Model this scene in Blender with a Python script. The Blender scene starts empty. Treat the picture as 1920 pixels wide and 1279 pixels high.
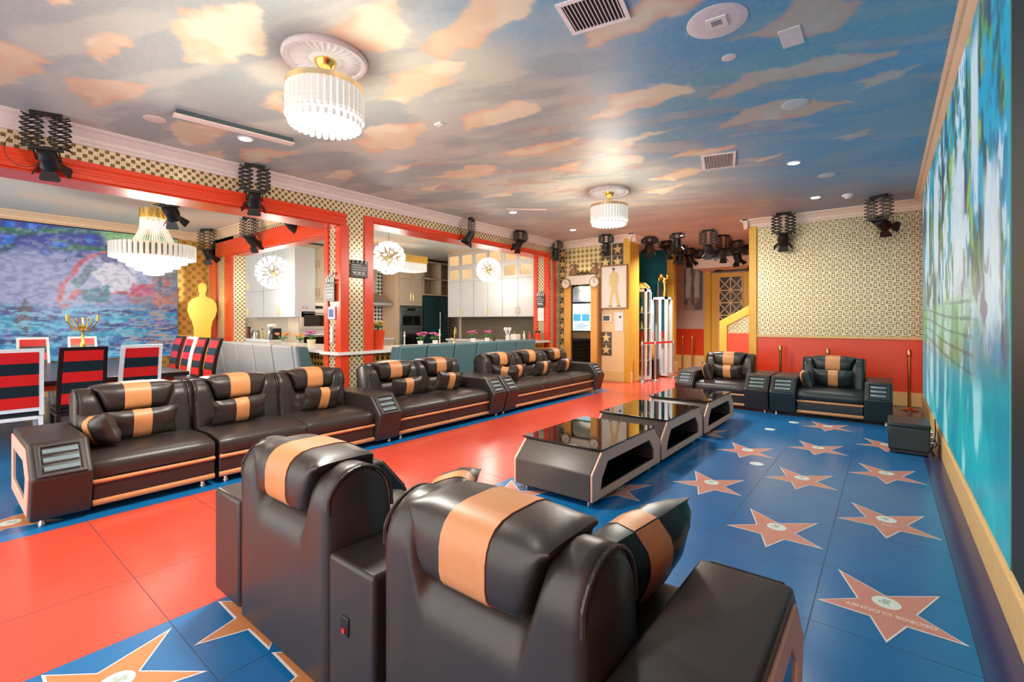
import bpy, bmesh, math, random
import numpy as np
from mathutils import Vector, Matrix, Euler
random.seed(7)
PI = math.pi
C = bpy.context.scene.collection
# ------------------------------------------------------------------ camera, world, lights, exposure
sc = bpy.context.scene
cam_d = bpy.data.cameras.new('camera'); cam = bpy.data.objects.new('camera', cam_d); C.objects.link(cam)
cam_d.sensor_width = 36; cam_d.lens = 880/1920*36; cam_d.shift_y = -37.5/1920; cam_d.clip_start = .02
cam.location = (0, 0, 1.5); cam.rotation_euler = (PI/2, 0, math.atan2(702, 880))
sc.camera = cam
sc.view_settings.view_transform = 'Standard'; sc.view_settings.look = 'None'
sc.view_settings.exposure = 0.72; sc.view_settings.gamma = 1; sc.view_settings.use_curve_mapping = False
w = bpy.data.worlds.new('world'); sc.world = w; w.use_nodes = True
w.node_tree.nodes['Background'].inputs[0].default_value = (1, .98, .95, 1)
w.node_tree.nodes['Background'].inputs[1].default_value = 2.0
def area(name, loc, rot, sx, sy, power, col):
    l = bpy.data.lights.new(name, 'AREA'); l.shape = 'RECTANGLE'; l.size = sx; l.size_y = sy; l.energy = power; l.color = col
    o = bpy.data.objects.new(name, l); o.location = loc; o.rotation_euler = rot; C.objects.link(o); return o
def plight(name, loc, power, col, r=.12, parent=None):
    l = bpy.data.lights.new(name, 'POINT'); l.energy = power; l.color = col; l.shadow_soft_size = r
    o = bpy.data.objects.new(name, l); o.location = loc; C.objects.link(o)
    if parent: o.parent = parent
    return o
WARM = (1, .86, .66); COOL = (1, .97, .92)
P_CHAND, P_DOWN, P_DINE, P_KIT = 125, 28, 120, 24
# ------------------------------------------------------------------ node helpers
class V:
    nt = None
    def __init__(s, sock): s.s = sock
    @staticmethod
    def m(op, *a):
        n = V.nt.nodes.new('ShaderNodeMath'); n.operation = op
        for i, x in enumerate(a):
            if isinstance(x, V): V.nt.links.new(x.s, n.inputs[i])
            else: n.inputs[i].default_value = x
        return V(n.outputs[0])
    def __add__(s, o): return V.m('ADD', s, o)
    def __radd__(s, o): return V.m('ADD', s, o)
    def __sub__(s, o): return V.m('SUBTRACT', s, o)
    def __rsub__(s, o): return V.m('SUBTRACT', o, s)
    def __mul__(s, o): return V.m('MULTIPLY', s, o)
    def __rmul__(s, o): return V.m('MULTIPLY', s, o)
    def __truediv__(s, o): return V.m('DIVIDE', s, o)
    def lt(s, o): return V.m('LESS_THAN', s, o)
    def gt(s, o): return V.m('GREATER_THAN', s, o)
    def fl(s): return V.m('FLOOR', s)
    def fr(s): return s - s.fl()
    def ab(s): return V.m('ABSOLUTE', s)
    def mn(s, o): return V.m('MINIMUM', s, o)
    def mx(s, o): return V.m('MAXIMUM', s, o)
    def mod2(s): return V.m('FLOORED_MODULO', s, 2.0)
def newmat(name):
    m = bpy.data.materials.new(name); m.use_nodes = True; nt = m.node_tree; V.nt = nt
    return m, nt, nt.nodes['Principled BSDF']
def objxyz(nt):
    tc = nt.nodes.new('ShaderNodeTexCoord'); sp = nt.nodes.new('ShaderNodeSeparateXYZ'); nt.links.new(tc.outputs['Object'], sp.inputs[0])
    return V(sp.outputs[0]), V(sp.outputs[1]), V(sp.outputs[2]), tc.outputs['Object']
def mixc(nt, fac, a, b):
    n = nt.nodes.new('ShaderNodeMix'); n.data_type = 'RGBA'
    if isinstance(fac, V): nt.links.new(fac.s, n.inputs[0])
    else: n.inputs[0].default_value = fac
    for i, x in ((6, a), (7, b)):
        if isinstance(x, (tuple, list)): n.inputs[i].default_value = (*x[:3], 1)
        else: nt.links.new(x, n.inputs[i])
    return n.outputs[2]
def noise(nt, vec, scale, detail=3, rough=.5):
    n = nt.nodes.new('ShaderNodeTexNoise'); n.inputs['Scale'].default_value = scale; n.inputs['Detail'].default_value = detail
    n.inputs['Roughness'].default_value = rough
    if vec is not None: nt.links.new(vec, n.inputs['Vector'])
    return V(n.outputs[0])
def bump(nt, b, h, strength=.3, dist=.01):
    n = nt.nodes.new('ShaderNodeBump'); n.inputs['Strength'].default_value = strength; n.inputs['Distance'].default_value = dist
    nt.links.new(h.s, n.inputs['Height']); nt.links.new(n.outputs[0], b.inputs['Normal'])
MATS = {}
def pm(name, col, rough=.5, metal=0, var=.12, scale=20, bmp=0, emit=None, es=0, trans=0, coat=0):
    if name in MATS: return MATS[name]
    m, nt, b = newmat(name)
    tc = nt.nodes.new('ShaderNodeTexCoord')
    n = noise(nt, tc.outputs['Object'], scale, 4)
    c = mixc(nt, n, tuple(x*(1-var) for x in col), tuple(min(1, x*(1+var)) for x in col))
    nt.links.new(c, b.inputs['Base Color'])
    b.inputs['Roughness'].default_value = rough; b.inputs['Metallic'].default_value = metal
    if bmp: bump(nt, b, n, bmp, .004)
    if emit: b.inputs['Emission Color'].default_value = (*emit, 1); b.inputs['Emission Strength'].default_value = es
    if trans: b.inputs['Transmission Weight'].default_value = trans
    if coat: b.inputs['Coat Weight'].default_value = coat; b.inputs['Coat Roughness'].default_value = .15
    MATS[name] = m; return m
# ------------------------------------------------------------------ mesh builder
class MB:
    def __init__(s): s.v = []; s.f = []; s.mi = []; s.cur = 0; s.M = Matrix()
    def add(s, vs, fs):
        o = len(s.v); s.v += [tuple(s.M @ Vector(v)) for v in vs]; s.f += [tuple(i+o for i in f) for f in fs]; s.mi += [s.cur]*len(fs); return s
    def box(s, x0, y0, z0, x1, y1, z1):
        return s.add([(x0,y0,z0),(x1,y0,z0),(x1,y1,z0),(x0,y1,z0),(x0,y0,z1),(x1,y0,z1),(x1,y1,z1),(x0,y1,z1)],
                     [(0,3,2,1),(4,5,6,7),(0,1,5,4),(1,2,6,5),(2,3,7,6),(3,0,4,7)])
    def prism(s, poly, ax, a0, a1):
        n = len(poly)
        f = {'x': lambda p, a: (a, p[0], p[1]), 'y': lambda p, a: (p[0], a, p[1]), 'z': lambda p, a: (p[0], p[1], a)}[ax]
        return s.add([f(p, a0) for p in poly]+[f(p, a1) for p in poly], [tuple(range(n))[::-1], tuple(range(n, 2*n))]+[(i, (i+1) % n, (i+1) % n+n, i+n) for i in range(n)])
    def ring(s, outer, inner, ax, a0, a1):
        n = len(outer)
        f = {'x': lambda p, a: (a, p[0], p[1]), 'y': lambda p, a: (p[0], a, p[1]), 'z': lambda p, a: (p[0], p[1], a)}[ax]
        vs = [f(p, a) for a in (a0, a1) for q in (outer, inner) for p in q]; fs = []
        for i in range(n):
            j = (i+1) % n
            fs += [(i, n+i, n+j, j), (2*n+i, 2*n+j, 3*n+j, 3*n+i), (i, j, 2*n+j, 2*n+i), (n+i, 3*n+i, 3*n+j, n+j)]
        return s.add(vs, fs)
    def cyl(s, p0, p1, r0, r1=None, n=16):
        if r1 is None: r1 = r0
        p0 = Vector(p0); p1 = Vector(p1); d = (p1-p0).normalized(); u = d.orthogonal().normalized(); w_ = d.cross(u)
        vs = []
        for p, r in ((p0, r0), (p1, r1)):
            for i in range(n):
                a = 2*PI*i/n; vs.append(tuple(p+u*(r*math.cos(a))+w_*(r*math.sin(a))))
        return s.add(vs, [tuple(range(n))[::-1], tuple(range(n, 2*n))]+[(i, (i+1) % n, (i+1) % n+n, i+n) for i in range(n)])
    def tube(s, pts, r, n=8):
        for a, b in zip(pts[:-1], pts[1:]): s.cyl(a, b, r, r, n)
        for p in pts[1:-1]: s.sph(p, r, n, 4)
        return s
    def lathe(s, prof, c=(0,0,0), n=24):
        vs = []; fs = []
        for r, z in prof:
            for i in range(n): a = 2*PI*i/n; vs.append((c[0]+r*math.cos(a), c[1]+r*math.sin(a), c[2]+z))
        for k in range(len(prof)-1):
            for i in range(n): j = (i+1) % n; fs.append((k*n+i, k*n+j, (k+1)*n+j, (k+1)*n+i))
        fs += [tuple(range(n))[::-1], tuple(range((len(prof)-1)*n, len(prof)*n))]
        return s.add(vs, fs)
    def sph(s, c, r, n=12, m=8, sx=1, sy=1, sz=1):
        vs = [(c[0], c[1], c[2]+r*sz)]; fs = []
        for k in range(1, m):
            t = PI*k/m
            for i in range(n): a = 2*PI*i/n; vs.append((c[0]+r*sx*math.sin(t)*math.cos(a), c[1]+r*sy*math.sin(t)*math.sin(a), c[2]+r*sz*math.cos(t)))
        vs.append((c[0], c[1], c[2]-r*sz)); L = len(vs)-1
        for i in range(n): j = (i+1) % n; fs.append((0, 1+i, 1+j)); fs.append((L, L-n+j, L-n+i))
        for k in range(m-2):
            for i in range(n): j = (i+1) % n; fs.append((1+k*n+i, 1+(k+1)*n+i, 1+(k+1)*n+j, 1+k*n+j))
        return s.add(vs, fs)
    def loft(s, secs, closed=True):
        n = len(secs[0]); vs = [p for q in secs for p in q]; fs = []
        for k in range(len(secs)-1):
            for i in range(n): j = (i+1) % n; fs.append((k*n+i, k*n+j, (k+1)*n+j, (k+1)*n+i))
        fs += [tuple(range(n))[::-1], tuple(range((len(secs)-1)*n, len(secs)*n))]
        return s.add(vs, fs)
    def build(s, name, mat, parent=None, bevel=0, smooth=False, seg=2, sub=0):
        me = bpy.data.meshes.new(name); me.from_pydata(s.v, [], s.f)
        for m in (mat if isinstance(mat, (list, tuple)) else [mat]): me.materials.append(m)
        me.polygons.foreach_set('material_index', s.mi)
        bm = bmesh.new(); bm.from_mesh(me); bmesh.ops.recalc_face_normals(bm, faces=bm.faces); bm.to_mesh(me); bm.free()
        o = bpy.data.objects.new(name, me); C.objects.link(o)
        if parent: o.parent = parent
        if smooth or bevel: me.polygons.foreach_set('use_smooth', [True]*len(me.polygons))
        if bevel:
            b = o.modifiers.new('bevel', 'BEVEL'); b.width = bevel; b.segments = seg; b.limit_method = 'ANGLE'; b.angle_limit = math.radians(35)
            b.harden_normals = False
            try: me.set_sharp_from_angle(angle=math.radians(50))
            except Exception: pass
        elif smooth:
            try: me.set_sharp_from_angle(angle=math.radians(smooth if smooth is not True else 45))
            except Exception: pass
        if sub: m = o.modifiers.new('sub', 'SUBSURF'); m.levels = sub; m.render_levels = sub
        return o
def tag(o, label=None, cat=None, group=None, kind=None):
    if label: o['label'] = label
    if cat: o['category'] = cat
    if group: o['group'] = group
    if kind: o['kind'] = kind
    return o
def empty(name, loc, rz=0, label=None, cat=None, group=None):
    o = bpy.data.objects.new(name, None); C.objects.link(o); o.location = loc; o.rotation_euler = (0, 0, rz); o.empty_display_size = .1
    return tag(o, label, cat, group)
def struct(o, label=None): o['kind'] = 'structure'; o['category'] = o.name.split('.')[0].split('_')[0]; o['label'] = label or o.name.replace('_', ' '); return o
def copy_tree(o, parent=None):
    c = o.copy(); C.objects.link(c); c.parent = parent
    for ch in list(o.children): copy_tree(ch, c)
    return c
# ------------------------------------------------------------------ numpy paint helpers (murals and screens as painted colour on a fine mesh)
def vnoise(u, v, seed=0):
    r = np.random.RandomState(seed); g = r.rand(64, 64)
    iu = np.floor(u).astype(int); iv = np.floor(v).astype(int); fu = u-iu; fv = v-iv
    fu = fu*fu*(3-2*fu); fv = fv*fv*(3-2*fv)
    a = g[iu % 64, iv % 64]; b = g[(iu+1) % 64, iv % 64]; c = g[iu % 64, (iv+1) % 64]; d = g[(iu+1) % 64, (iv+1) % 64]
    return (a*(1-fu)+b*fu)*(1-fv)+(c*(1-fu)+d*fu)*fv
def fbm(u, v, seed=0, o=4):
    t = 0; a = .5; s = 0
    for k in range(o): t = t+a*vnoise(u*2**k, v*2**k, seed+k*17); s += a; a *= .5
    return t/s
def sdpoly(X, Y, P):
    P = np.array(P, float); d = np.full(X.shape, 1e9); ins = np.zeros(X.shape, bool)
    for i in range(len(P)):
        a = P[i]; b = P[i-1]; ex, ey = b-a; wx = X-a[0]; wy = Y-a[1]
        t = np.clip((wx*ex+wy*ey)/(ex*ex+ey*ey+1e-12), 0, 1); d = np.minimum(d, np.hypot(wx-ex*t, wy-ey*t))
        c = ((a[1] <= Y) & (Y < b[1])) | ((b[1] <= Y) & (Y < a[1]))
        with np.errstate(divide='ignore', invalid='ignore'):
            xi = a[0]+(Y-a[1])*(b[0]-a[0])/(b[1]-a[1]+1e-12)
        ins ^= c & (X < xi)
    return np.where(ins, -d, d)
def sstep(a, b, x): t = np.clip((x-a)/(b-a), 0, 1); return t*t*(3-2*t)
def blend(col, k, c): k = k[..., None]; return col*(1-k)+np.array(c)*k
def painted_grid(name, us, vs, pos, col, mat, parent=None, flip=False):
    U, W = np.meshgrid(us, vs, indexing='ij'); P = pos(U, W).reshape(-1, 3); nu, nv = len(us), len(vs)
    i = np.arange(nu-1)[:, None]*nv+np.arange(nv-1)[None, :]; f = np.stack([i, i+1, i+nv+1, i+nv], -1).reshape(-1, 4)
    if flip: f = f[:, ::-1]
    me = bpy.data.meshes.new(name); me.vertices.add(len(P)); me.vertices.foreach_set('co', P.ravel())
    me.loops.add(f.size); me.loops.foreach_set('vertex_index', f.ravel().astype(np.int32))
    me.polygons.add(len(f)); me.polygons.foreach_set('loop_start', (np.arange(len(f))*4).astype(np.int32))
    me.update(calc_edges=True); me.validate()
    a = me.color_attributes.new('paint', 'FLOAT_COLOR', 'POINT')
    c = np.ones((len(P), 4), np.float32); c[:, :3] = np.clip(col(U, W), 0, 1).reshape(-1, 3); a.data.foreach_set('color', c.ravel())
    me.materials.append(mat); o = bpy.data.objects.new(name, me); C.objects.link(o)
    if parent: o.parent = parent
    return o
def paintmat(name, emit=0, rough=.5, gain=(1,1,1), spec=.5, streak=0):
    m, nt, b = newmat(name); a = nt.nodes.new('ShaderNodeAttribute'); a.attribute_name = 'paint'
    x, y, z, vec = objxyz(nt); n = noise(nt, vec, 26, 3)
    c = mixc(nt, n*.22, a.outputs['Color'], (.9, .85, .78) if not emit else (0, .1, .2))
    if emit:
        b.inputs['Base Color'].default_value = (.01, .01, .01, 1); nt.links.new(c, b.inputs['Emission Color']); b.inputs['Emission Strength'].default_value = emit
    else: nt.links.new(c, b.inputs['Base Color'])
    b.inputs['Roughness'].default_value = rough; b.inputs['Specular IOR Level'].default_value = spec
    return m
def lin(r, g, b): return tuple(((x/255+.055)/1.055)**2.4 if x > 10 else x/255/12.92 for x in (r, g, b))
# ------------------------------------------------------------------ materials
LEATHER = pm('leather', (.032, .023, .019), .38, 0, .2, 60, .1)
LEATHER_G = pm('leather_green', (.017, .025, .025), .36, 0, .2, 60, .1)
TAN = pm('tan_leather', (.62, .27, .1), .42, 0, .1, 40, .08)
TANF = pm('taupe_leather', (.85, .47, .33), .45, 0, .1, 40, .06)
SLAT = pm('slat_leather', (.16, .22, .23), .3, 0, .1, 30)
CHROME = pm('chrome', (.8, .8, .82), .12, 1)
BRASS = pm('brass', (.85, .58, .2), .2, 1)
GOLD = pm('gold', (.9, .6, .15), .25, 1)
GOLDP = pm('gold_paint', (.72, .42, .05), .4, .15)
CREAM = pm('cream_paint', (.85, .74, .6), .5)
WHITE = pm('white_paint', (.82, .82, .8), .4)
REDP = pm('red_paint', (.76, .06, .013), .3, 0, .06)
BLACK = pm('black_metal', (.012, .013, .012), .4, .2)
DARK = pm('dark_inside', (.006, .006, .007), .3)
GLASSB = pm('black_glass', (.004, .004, .005), .03, 0, .05)
STEEL = pm('steel', (.5, .5, .48), .28, 1)
def glassmat(name, col=(1,1,1), rough=.02):
    m, nt, b = newmat(name); tr = nt.nodes.new('ShaderNodeBsdfTransparent'); gl = nt.nodes.new('ShaderNodeBsdfGlossy')
    gl.inputs['Roughness'].default_value = rough; tr.inputs[0].default_value = (*col, 1); lw = nt.nodes.new('ShaderNodeLayerWeight'); lw.inputs[0].default_value = .2; mx = nt.nodes.new('ShaderNodeMixShader')
    V.nt = nt; f_ = V.m('POWER', V(lw.outputs['Facing']), 2.5)*.5+.03
    nt.links.new(f_.s, mx.inputs[0]); nt.links.new(tr.outputs[0], mx.inputs[1]); nt.links.new(gl.outputs[0], mx.inputs[2])
    nt.links.new(mx.outputs[0], nt.nodes['Material Output'].inputs[0]); return m
GLASS = glassmat('clear_glass', (.93, .97, .96))
CRYST = pm('lit_crystal', (.6, .6, .56), .1, 0, .4, 90, emit=(1, .94, .84), es=.22)
LAMPW = pm('lit_diffuser', (.9, .9, .9), .5, emit=(1, .97, .94), es=.75)
LEDW = pm('lit_downlight', (.9, .9, .9), .5, emit=(1, .98, .94), es=14)
# gold and cream chequered mosaic: big dark squares alternating with groups of small ones
def mosaic_mat(name, cell, light, dark, ax='yz', diag=False, metal=.5, rough=.25, small=True):
    m, nt, b = newmat(name); x, y, z, vec = objxyz(nt)
    geo = nt.nodes.new('ShaderNodeNewGeometry'); sp = nt.nodes.new('ShaderNodeSeparateXYZ'); nt.links.new(geo.outputs['Normal'], sp.inputs[0])
    isx = V(sp.outputs[0]).ab().gt(.5); u = x + (y-x)*isx; v = z
    if diag: u, v = (u+v)*.7071, (v-u)*.7071
    u = u/cell; v = v/cell; a = (u.fl()+v.fl()).mod2()
    fu = (u.fr()-.5).ab(); fv = (v.fr()-.5).ab(); big = fu.mx(fv).lt(.42)
    f2 = ((u*2).fr()-.5).ab().mx(((v*2).fr()-.5).ab()).lt(.36) if small else big
    h = noise(nt, vec, 37, 2)
    tile = a*big+(1-a)*f2*.28*h.gt(.45) if small else a*big
    c = mixc(nt, tile, light, dark); nt.links.new(c, b.inputs['Base Color'])
    b.inputs['Metallic'].default_value = metal; b.inputs['Roughness'].default_value = rough; return m
MOS = mosaic_mat('gold_mosaic', .047, (.86, .74, .5), (.2, .13, .03), metal=.25)
MOSD = mosaic_mat('gold_lattice', .09, (.9, .8, .45), (.42, .28, .05), diag=True, metal=.4, small=False)
MOSK = mosaic_mat('black_white_mosaic', .085, (.75, .72, .66), (.03, .025, .025), diag=True, metal=0, small=False)
MOSB = mosaic_mat('amber_mosaic', .075, (.8, .45, .08), (.1, .04, .01), diag=True, metal=.2, small=False)
MOSG = mosaic_mat('gold_squares', .1, (.75, .5, .14), (.5, .3, .05), metal=.5, small=False)
def maze_mat():
    m, nt, b = newmat('maze_mosaic'); x, y, z, vec = objxyz(nt)
    c = .105; u = x/c; v = z/c; par = (u.fl()+v.fl()).mod2()
    fu = (u.fr()-.5).ab(); fv = (v.fr()-.5).ab()
    a = fu+(fv-fu)*par; d = fv+(fu-fv)*par          # swap axes on alternate cells
    r = (a/1.75).mx(d*1.0)*1.0
    o1 = (a*2.6).mx(d*1.12)                         # elongated rounded rectangle
    line = o1.gt(.42)*o1.lt(.6)
    tone = noise(nt, vec, 2.2, 3); sparkle = noise(nt, vec, 45, 2)
    base = mixc(nt, sparkle.gt(.52)*.5, (.5, .42, .24), (.86, .82, .62))
    col = mixc(nt, line, base, (.1, .065, .02)); nt.links.new(col, b.inputs['Base Color'])
    b.inputs['Metallic'].default_value = .65; nt.links.new((.2+sparkle*.35).s, b.inputs['Roughness']); bump(nt, b, line, .5, .004)
    return m
MAZE = maze_mat()
def wood_mat(name, c1, c2, sc=(1, 1, 14), rough=.45):
    m, nt, b = newmat(name); tc = nt.nodes.new('ShaderNodeTexCoord'); mp = nt.nodes.new('ShaderNodeMapping')
    mp.inputs['Scale'].default_value = sc; nt.links.new(tc.outputs['Object'], mp.inputs[0]); n = noise(nt, mp.outputs[0], 2.2, 5, .6)
    nt.links.new(mixc(nt, n, c1, c2), b.inputs['Base Color']); b.inputs['Roughness'].default_value = rough; return m
PINE = wood_mat('pine_planks', (.8, .5, .2), (.95, .72, .42))
OAKG = wood_mat('grey_oak', (.5, .38, .25), (.68, .55, .4), (1.5, 1.5, 12))
# ------------------------------------------------------------------ floor
def floor_mat():
    m, nt, b = newmat('printed_floor_tiles'); x, y, z, vec = objxyz(nt)
    big = noise(nt, vec, 1.3, 4, .6); fine = noise(nt, vec, 160, 2)
    blue = mixc(nt, big, (.004, .11, .33), (.012, .2, .46)); blue = mixc(nt, fine.gt(.66)*.16, blue, (.1, .3, .5))
    red = mixc(nt, big, (.6, .055, .03), (.7, .095, .055))
    viol = mixc(nt, big, (.022, .03, .13), (.04, .05, .17))
    isred = x.lt(-2.806)*x.gt(-4.68); far = y.gt(9.35)*x.lt(-1.6); isred = isred.mx(far)
    isred = isred*x.gt(-6.9)
    c = mixc(nt, isred, blue, red); c = mixc(nt, x.gt(.322).mx(y.gt(9.5)*x.gt(-1.6)), c, viol)
    sx = (((x-.322)/.6255).fr()-.5).ab().gt(.4955)*((1-isred).mx((x+3.46).ab().lt(.1))); rowoff = ((x-.322)/.6255).fl().mod2()*0
    sy = (((y-.766)/.67).fr()-.5).ab().gt(.4962); seam = sx.mx(sy)
    c = mixc(nt, seam*.75, c, (.006, .02, .05)); nt.links.new(c, b.inputs['Base Color'])
    nt.links.new((.16+big*.1+seam*.3).s, b.inputs['Roughness']); b.inputs['Specular IOR Level'].default_value = .55
    b.inputs['Coat Weight'].default_value = .2; b.inputs['Coat Roughness'].default_value = .3
    bump(nt, b, 1-seam, .2, .002); return m
mb = MB(); mb.box(-16.5, -4, -.1, .9, 18, 0); floor = struct(mb.build('floor', floor_mat()), 'glossy tiled floor printed with blue and red fields')
STAR = [(-.23,.257),(0,.08),(.23,.26),(.125,-.035),(.303,-.19),(.08,-.19),(0,-.395),(-.067,-.195),(-.295,-.19),(-.125,-.04)]
TERR = pm('pink_terrazzo', (.62, .26, .2), .3, 0, .5, 220)
TERRO = pm('orange_terrazzo', (.62, .24, .09), .3, 0, .5, 220)
LINE = pm('pale_outline', (.8, .78, .74), .35)
DISC = pm('pale_disc', (.72, .8, .74), .35, 0, .2, 60)
def text_mesh(body, size, mat, parent, M, name='name_lettering', font_shear=0, ext=0, align='CENTER'):
    cu = bpy.data.curves.new(name, 'FONT'); cu.body = body; cu.size = size; cu.align_x = align; cu.align_y = 'CENTER'; cu.extrude = ext; cu.shear = font_shear; cu.offset = .0012 if name == 'name_lettering' else 0
    t = bpy.data.objects.new('tmp', cu); C.objects.link(t); dg = bpy.context.evaluated_depsgraph_get(); dg.update()
    me = bpy.data.meshes.new_from_object(t.evaluated_get(dg)); bpy.data.objects.remove(t)
    me.materials.clear(); me.materials.append(mat); me.name = name
    o = bpy.data.objects.new(name, me); C.objects.link(o); o.parent = parent; o.matrix_local = M; return o
def fan_poly(poly, z, sc_=1):
    m = MB(); c = (0, -.04); n = len(poly)
    m.add([(c[0], c[1], z)]+[(c[0]+(p[0]-c[0])*sc_, c[1]+(p[1]-c[1])*sc_, z) for p in poly], [(0, i+1, (i+1) % n+1) for i in range(n)]); return m
def floor_star(x, y, mat, label, text=None):
    m = fan_poly(STAR, .0015); m.cur = 1
    m2 = fan_poly(STAR, .0022, .93); m.cur = 1; m.add(m2.v, m2.f)
    o = m.build('star_inlay', [LINE, mat], floor); o.location = (x, y, 0); o['label'] = label
    d = MB(); d.lathe([(.062, .0016), (.062, .003)], (0, 0, 0), 28); dd = d.build('emblem_disc', DISC, o)
    e = MB(); e.box(-.016, -.018, .003, .012, .018, .0034); e.prism([(-.016, .0), (-.034, .016), (-.034, -.016)], 'z', .003, .0034); e.cyl((-.008, .028, .003), (-.008, .028, .0034), .011); e.cyl((.012, .026, .003), (.012, .026, .0034), .009)
    e.build('camera_emblem', pm('emblem_gray', (.42, .5, .45), .4), dd)
    if text:
        M = Matrix.Translation((.012, -.122, .0032)) @ Matrix.Rotation(PI, 4, 'Z')
        text_mesh(text, .041, pm('pale_letter', (.85, .7, .62), .35), o, M)
    return o
names = {(0, 3.19): 'GEORGE CLOONEY', (0, 4.53): 'MIKE'}
for (x, y, lb) in [(0, 3.19, 'pink star nearest the screen wall and camera, lettered across its arms'), (0, 4.53, 'pink star second along beside the screen wall'), (0, 5.91, 'pink star third along beside the screen wall'),
                   (0, 7.27, 'pink star half hidden by the cube ottoman'), (-.625, 3.87, 'pink star just past the near armchair pillow'), (-.63, 5.23, 'pink star in the middle row, second from the camera'),
                   (-.63, 6.6, 'pink star in the middle row, third from the camera'), (-.65, 8.03, 'pink star in front of the far right armchair'), (-1.27, 4.56, 'pink star beside the middle coffee table'),
                   (-1.26, 5.97, 'pink star beside the farthest coffee table'), (-1.9, 3.9, 'pink star half under the nearest coffee table'), (-1.92, 6.6, 'pink star under the farthest coffee table'), (-2.53, 3.2, 'pink star under the corner of the nearest coffee table')]:
    floor_star(x, y, TERR, lb, names.get((x, y)))
for (x, y, lb) in [(-2.5, .5, 'orange star at the bottom left, nearest the camera'), (-2.5, 1.17, 'orange star running under the left near armchair'), (-1.88, 1.17, 'orange star under the near armchairs'), (-2.5, 1.84, 'orange star in front of the left near armchair'), (-1.88, .5, 'orange star behind the near armchair'), (-5.09, .40, 'orange star beside the left sofa end'), (-5.7, -.2, 'orange star left of the sofa')]:
    floor_star(x, y, TERRO, lb)
for (x, y) in [(-1.065, 5.45), (-1.07, 8.02), (-1.26, 7.3)]:
    d = MB(); d.lathe([(.066, .0008), (.066, .003)], (0, 0, 0), 28); o = d.build('floor_disc', DISC, floor); o.location = (x, y, 0); o['label'] = 'pale disc inlaid in blue floor'
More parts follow.
